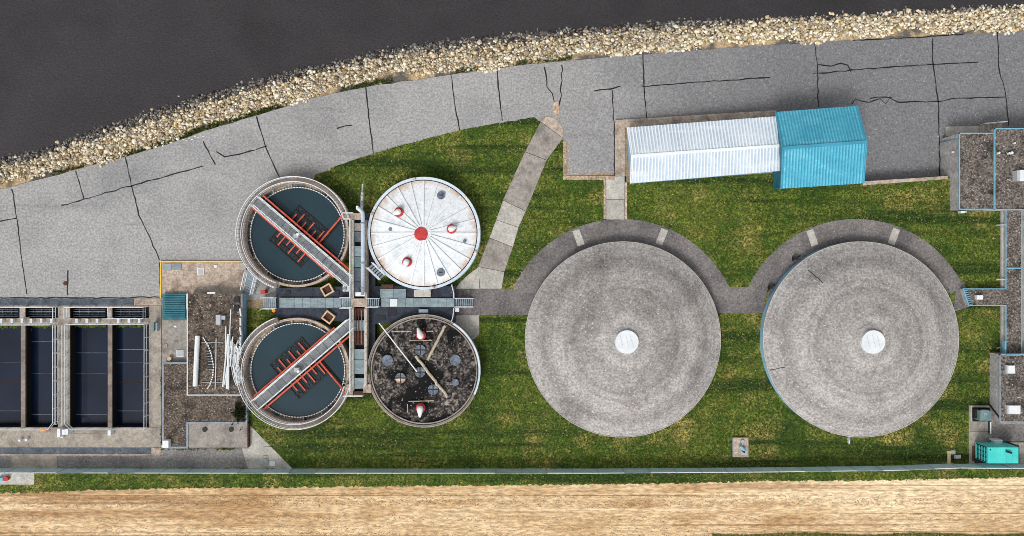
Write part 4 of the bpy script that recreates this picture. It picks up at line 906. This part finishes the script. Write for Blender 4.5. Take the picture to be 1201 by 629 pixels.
yard = fslab('concrete_pad', [(1136.5, 475.5), (1300, 475.5), (1300, 549), (1136.5, 549)], .07, 'concrete_grey')
slab('asphalt_patch', rect(1163.5, 497.5, 1300, 518), .05, .085, 'asphalt_dark', yard)
slab('pit_floor', rect(1140.5, 478.2, 1163, 494.5), .05, .082, 'pit_black', yard)
for r_ in (rect(1138.3, 476, 1140.3, 494.5), rect(1140.5, 476, 1160, 477.8)): slab('kerb', r_, .05, .2, 'concrete_light', yard)
slab('slab_joint', rect(1138, 505.6, 1162, 506.2), .05, .079, 'sealant', yard); slab('slab_joint', rect(1163, 517.9, 1300, 519), .05, .09, 'sealant', yard)
tf = thing('transformer', 'grey-green utility cabinet in a dark kerbed pit beside the skylit block', 'cabinet', K(1152, 487, 0))
boxpx(b := MB(), 1149, 482, 1163, 493.6, .08, 1.1); obj('body', b, 'unit_green', tf); boxpx(b := MB(), 1150, 481.5, 1160, 486, 1.1, 1.2); obj('lid', b, 'unit_green', tf); boxpx(b := MB(), 1154, 484, 1158, 487.5, 1.2, 1.24); obj('hatch', b, 'steel_grey', tf)
boxpx(b := MB(), 1143.5, 480, 1150, 491, .08, .7); obj('radiator', b, 'black_steel', tf)
gn = thing('generator', 'bright turquoise generator container with vented end beside the fence', 'generator', K(1172, 534, 0))
obj('body', MB().prism(PX([(1158.5, 524.6), (1194.5, 524.6), (1194.5, 543.6), (1158.5, 543.6)], 2.4), .25, 2.4), 'turquoise', gn)
for i in range(5): slab('roof_panel', rect(1158.9 + i * 7.1, 525, 1165.6 + i * 7.1, 543.2), 2.38, 2.43 + .006 * (i % 2), 'turquoise', gn)
xl = K(1158.5, 524.6, 2.4).x; y0, y1 = K(0, 524.6, 2.4).y, K(0, 543.6, 2.4).y
for i in range(7):
    yy = lerp(y0, y1, (i + .5) / 7); obj('vent_slat', MB().box((xl - .05, yy - .09, .5), (xl - .003, yy + .09, 2.2)), 'turquoise_dark' if i % 2 else 'black_steel', gn)
for i in range(4): obj('louvre', MB().box((xl - .07, y1 + .1, .55 + i * .45), (xl - .051, y0 - .1, .68 + i * .45)), 'turquoise', gn)
obj('exhaust', MB().tube([K(1180, 529.5, 2.6), K(1186.5, 531.5, 2.6)], .11, 8), 'black_steel', gn); obj('stay', MB().tube([K(1150, 523.5, 1.2), K(1162, 528, 2.5)], .07, 6), 'black_steel', gn)
slab('skid', rect(1144, 523, 1195.5, 543.2), .09, .25, 'black_steel', gn); slab('side_tank', rect(1181, 521.5, 1191.5, 524), .1, 1.2, 'black_steel', gn)
slab('oil_pallet', rect(1140.6, 523.5, 1144, 541), .05, .14, 'brown_plate', yard)
cbx = thing('meter_box', 'white box with pale lid standing above the turquoise generator', 'box', K(1171, 519, 0)); boxpx(b := MB(), 1167, 518, 1175.5, 523, .08, .8); obj('body', b, 'skylight', cbx); boxpx(b := MB(), 1166, 516.2, 1176, 517.9, .08, .9); obj('lid', b, 'white_paint', cbx)
pl_ = thing('white_post', 'white vertical pipe on the concrete below the skylit block', 'pipe', K(1162, 501, 0)); obj('pipe', MB().tube([K(1161.8, 495, .3), K(1161.8, 508.5, .3)], .07, 8), 'white_paint', pl_); obj('pipe_shadow_bar', MB().bar(K(1159.8, 495, .12), K(1159.8, 508.5, .12), .1, .08), 'black_steel', pl_)  # black bar beside the pipe is its shadow, modelled as a strip
bd = thing('wood_board', 'weathered upright board lying on the grass near the fence and generator', 'board', K(1113.5, 538, 0)); slab('board', rect(1111.2, 529, 1115.2, 549), 0, .12, 'wood', bd); slab('cross_board', rect(1115.4, 528.4, 1120.6, 533), 0, .1, 'concrete_light', bd)
tag(obj('ground_plate', MB().prism(PX(rect(1119.5, 533.8, 1127, 538), .12), 0, .12, True).prism(PX(rect(1121, 534.6, 1125.6, 537.2), .16), .1, .16, True), 'plain_grey', org=K(1123, 536, 0)), 'small grey metal plate on the grass beside the weathered board', 'plate')
vp = thing('valve_pad', 'square concrete pad with a blue valve on the grass between domes and fence', 'pad', K(869, 525, 0)); slab('slab', rect(860, 513.5, 877.8, 536.2), 0, .3, 'concrete_tan', vp); slab('side_lip', rect(859.3, 513.8, 859.95, 536), 0, .26, 'steel_grey', vp)
obj('valve', MB().tube([K(868.2, 523.5, .6), K(873.4, 528.5, .6)], .17, 10), 'cyan_trim', vp); obj('valve_wheel', MB().cyl(K(872.5, 530, .6), .12, .3, .75, 10), 'black_steel', vp); obj('gauge', MB().cyl(K(871.5, 518.5, .6), .2, .3, .5, 10).cyl(K(871, 521, .6), .1, .3, .6, 8), 'plain_grey', vp)
slab('plate', rect(869, 529, 876.5, 533.8), .28, .33, 'plain_grey', vp)

# ------------------------------------------------------------------ fence
FB = [(-40, 549.2), (0, 549.2), (300, 549.6), (700, 549.6), (900, 548.2), (1050, 546.2), (1110, 543.6), (1201, 544.6), (1240, 544.6)]
fh = 1.8
fen = thing('slat_fence', 'long blue-green slatted chain-link fence between plant and dirt field', 'fence', K(600, 549.6, 0))
fx = [-40 + 29.6 * i for i in range(44)]; fp = [K(x, interp(FB, x), 0) for x in fx]
for p in fp: inst('post', post_mesh(fh + .08, .045, 'steel_grey'), p, fen)
for a, b_ in zip(fp, fp[1:]):
    up = Vector((0, 0, 1))
    obj('top_rail', MB().tube([a + up * fh, b_ + up * fh], .05, 6), 'white_paint' if random.random() < .62 else 'steel_grey', fen)
    b = MB(); d = b_ - a; n = 26
    for i in range(n):
        q = a + d * ((i + .5) / n); b.bar(q + up * .05, q + up * (fh - .08), .095, .012)
    o = obj('slat_panel', b, 'fence_slat', fen); o['kind'] = 'stuff'

# ------------------------------------------------------------------ grass tufts, weeds and clods
def inpoly(P, poly):
    x, y = P[:, 0], P[:, 1]; r = np.zeros(len(P), bool); n = len(poly)
    for i in range(n):
        x1, y1 = poly[i]; x2, y2 = poly[(i + 1) % n]
        if y1 == y2: continue
        c = ((y1 > y) != (y2 > y)) & (x < (x2 - x1) * (y - y1) / (y2 - y1) + x1); r ^= c
    return r
P_ = np.stack([rng.uniform(-30, 1232, 190000), rng.uniform(136, 580, 190000)], 1)
ok = inpoly(P_, LAWN)
for poly in (edgeL + edgeR[::-1], [(634, 143), (641, 136), (657, 142), (661, 162)], rect(534, 338, 634, 370), rect(834, 336, 899, 368.5), [(1112, 330), (1132, 328), (1138, 361), (1116, 367)], rect(708, 206, 736, 259), rect(1134, 474, 1300, 551), rect(-40, 550, 41, 569.5), rect(859, 513, 879, 537), [(533, 336), (563, 312), (563, 400), (533, 402)],
             rect(1129, 338, 1200, 360), rect(1174, 246, 1300, 476), rect(1112, 200, 1300, 249), rect(1110, 528, 1128, 549), rect(910, 190, 1014, 217), rect(1160, 414, 1200, 480), rect(404, 240, 442, 465), [(292, 496), (348, 553), (290, 553)], rect(280, 340, 325, 363)):
    ok &= ~inpoly(P_, poly)
for cx, cy, r in ((728.7, 397, 114), (1003.7, 397, 114), (347, 275, 66), (348, 435, 66), (497, 274, 65), (497, 435, 65)): ok &= (P_[:, 0] - cx) ** 2 + (P_[:, 1] - cy) ** 2 > r * r
for cx, cy in ((728.7, 397), (1003.7, 397)): ok &= ~(((P_[:, 0] - cx) ** 2 + (P_[:, 1] - cy) ** 2 < 140.5 ** 2) & (P_[:, 1] < 338))
P_ = P_[ok][:56000]; n = len(P_)
wx, wy = (P_[:, 0] - 600.5) * .1, (314.5 - P_[:, 1]) * .1
def tufts(name, wx, wy, wz, hh, ww, pal, wts):
    n = len(wx); k = 3; V = []; F = []; ang = rng.uniform(0, 6.28, (n, k)); h = rng.uniform(*hh, (n, k)); wd = rng.uniform(*ww, (n, k)); le = rng.uniform(.03, .12, (n, k))
    bx = wx[:, None] + rng.normal(0, .03, (n, k)); by = wy[:, None] + rng.normal(0, .03, (n, k)); c, s_ = np.cos(ang), np.sin(ang)
    z = np.broadcast_to(np.asarray(wz).reshape(-1, 1), (n, k))
    v0 = np.stack([bx - s_ * wd, by + c * wd, z], -1); v1 = np.stack([bx + s_ * wd, by - c * wd, z], -1); v2 = np.stack([bx + c * le * 1.6, by + s_ * le * 1.6, z + h], -1)
    V = np.stack([v0, v1, v2], 2).reshape(-1, 3); F = np.arange(n * k * 3).reshape(-1, 3)
    tint = np.array([q[:3] for q in pal])[rng.choice(len(pal), n, p=wts)] * rng.uniform(.7, 1.25, (n, 1))
    return np_mesh(name, V, F, 'grass_blade', np.repeat(tint, k, 0))
patch = np.sin(wx * .31 + 1.2 * np.sin(wy * .23)) + np.sin(wy * .42 + 1.5 * np.sin(wx * .17 + 1)) + .8 * np.sin(wx * .9 + wy * .5) + rng.normal(0, .5, n)
for sel, nm_, wts_ in ((patch > .5, 'dry_grass_tufts', [.14, .34, .36, .05, .11]), (patch <= .5, 'grass_tufts', [.36, .34, .09, .01, .2])):
    tufts(nm_, wx[sel], wy[sel], np.full(sel.sum(), .03), (.04, .11), (.025, .06), [s(46, 66, 15), s(72, 92, 26), s(114, 112, 52), s(156, 148, 92), s(58, 82, 20)], wts_)
# weeds along the top of the stone bank
bx_, by_, bz_ = [], [], []
for x0, x1, dn in ((60, 100, 1), (160, 240, 2.6), (236, 270, 2), (270, 345, 2.5), (400, 460, 1.6), (535, 560, 2.2), (640, 670, 1.5), (150, 175, 2), (110, 150, .7), (600, 640, .6)):
    for i in range(int((x1 - x0) * dn * 2.2)):
        px = random.uniform(x0, x1); py = interp(ROADN, px) - .6 - abs(random.gauss(0, 2.6) + 2 * math.sin(px * .21)); t = (py - interp(ROADN, px) - 4) / (interp(WATER, px) - 8 - interp(ROADN, px) - 4)
        p = K(px, py, bank_z(px, max(0, t))); bx_.append(p.x); by_.append(p.y); bz_.append(p.z)
tufts('bank_weeds', np.array(bx_), np.array(by_), np.array(bz_), (.1, .35), (.05, .1), [s(58, 78, 22), s(86, 98, 36), s(110, 108, 60), s(40, 54, 18)], [.4, .3, .15, .15])
# weeds along kerbs on the west side
bx_, by_, bz_ = [], [], []
for x0, y0, x1, y1, k in ((189.5, 440, 190, 470, 40), (189, 500, 190.5, 528, 30), (60, 550.5, 345, 550.8, 420), (255, 526.5, 275, 526.5, 30), (190, 527, 280, 526.5, 30), (286, 345, 287, 395, 20), (1118, 540, 1133, 547, 260), (430, 430, 433, 438, 70), (905, 205, 914, 212, 90)):
    for i in range(k):
        t = random.random(); z = .05 if x0 < 420 or x0 > 440 else 1.9; p = K(lerp(x0, x1, t) + random.gauss(0, .5), lerp(y0, y1, random.random() if k in (260, 90) else t) + random.gauss(0, .5), z); bx_.append(p.x); by_.append(p.y); bz_.append(p.z)
tufts('kerb_weeds', np.array(bx_), np.array(by_), np.array(bz_), (.06, .2), (.04, .08), [s(58, 80, 22), s(96, 112, 36), s(120, 110, 66)], [.45, .35, .2])
vx = rng.uniform(835, 1232, 2600); vy = 626.5 + np.abs(rng.normal(0, 2.2, 2600)) + 1.2 * np.sin(vx * .045)
tufts('verge_grass', (vx - 600.5) * .1, (314.5 - vy) * .1, np.full(2600, .03), (.04, .12), (.04, .09), [s(78, 96, 34), s(120, 118, 60), s(150, 140, 86), s(60, 82, 24)], [.35, .3, .15, .2])
# shrub on the low gravel roof
shx, shy, shz = [], [], []
for i in range(260):
    p = K(281 + random.gauss(0, 3.2), 484 + random.gauss(0, 5), .66); shx.append(p.x); shy.append(p.y); shz.append(p.z + random.random() * .15)
(tufts('weed_patch', np.array(shx), np.array(shy), np.array(shz), (.1, .3), (.06, .12), [s(26, 34, 14), s(44, 56, 20), s(60, 74, 28)], [.5, .35, .15]))
# clods and straw on the field
n = 14000; px = rng.uniform(-30, 1232, n); rows = np.sort(572 + rng.random(34) ** .9 * 62); py = rows[rng.integers(0, 34, n)] + rng.normal(0, .5, n) + 1.2 * np.sin(px * .011)
base = np.interp(px, [d_[0] for d_ in dirt_edge[::-1]], [d_[1] for d_ in dirt_edge[::-1]]); keep = py > base; px, py = px[keep], py[keep]; n = len(px)
P_ = np.stack([(px - 600.5) * .1, (314.5 - py) * .1, np.full(n, .03)], 1); Z_ = rng.uniform(.012, .038, n)
V = IV[None] * rng.uniform(.7, 1.2, (n, 12, 1)); V = V * Z_[:, None, None] * np.array([2.6, .8, .6]) + P_[:, None]
F = (IF[None] + (np.arange(n) * 12)[:, None, None]).reshape(-1, 3); pal = np.array([s(158, 126, 90)[:3], s(204, 176, 136)[:3], s(140, 108, 76)[:3], s(222, 200, 166)[:3]])
np_mesh('soil_clods', V.reshape(-1, 3), F, 'stone', np.repeat(pal[rng.integers(0, 4, n)], 20, 0))
for o in bpy.data.objects:
    if o.get('kind') == 'stuff' and o.get('category'): del o['kind']
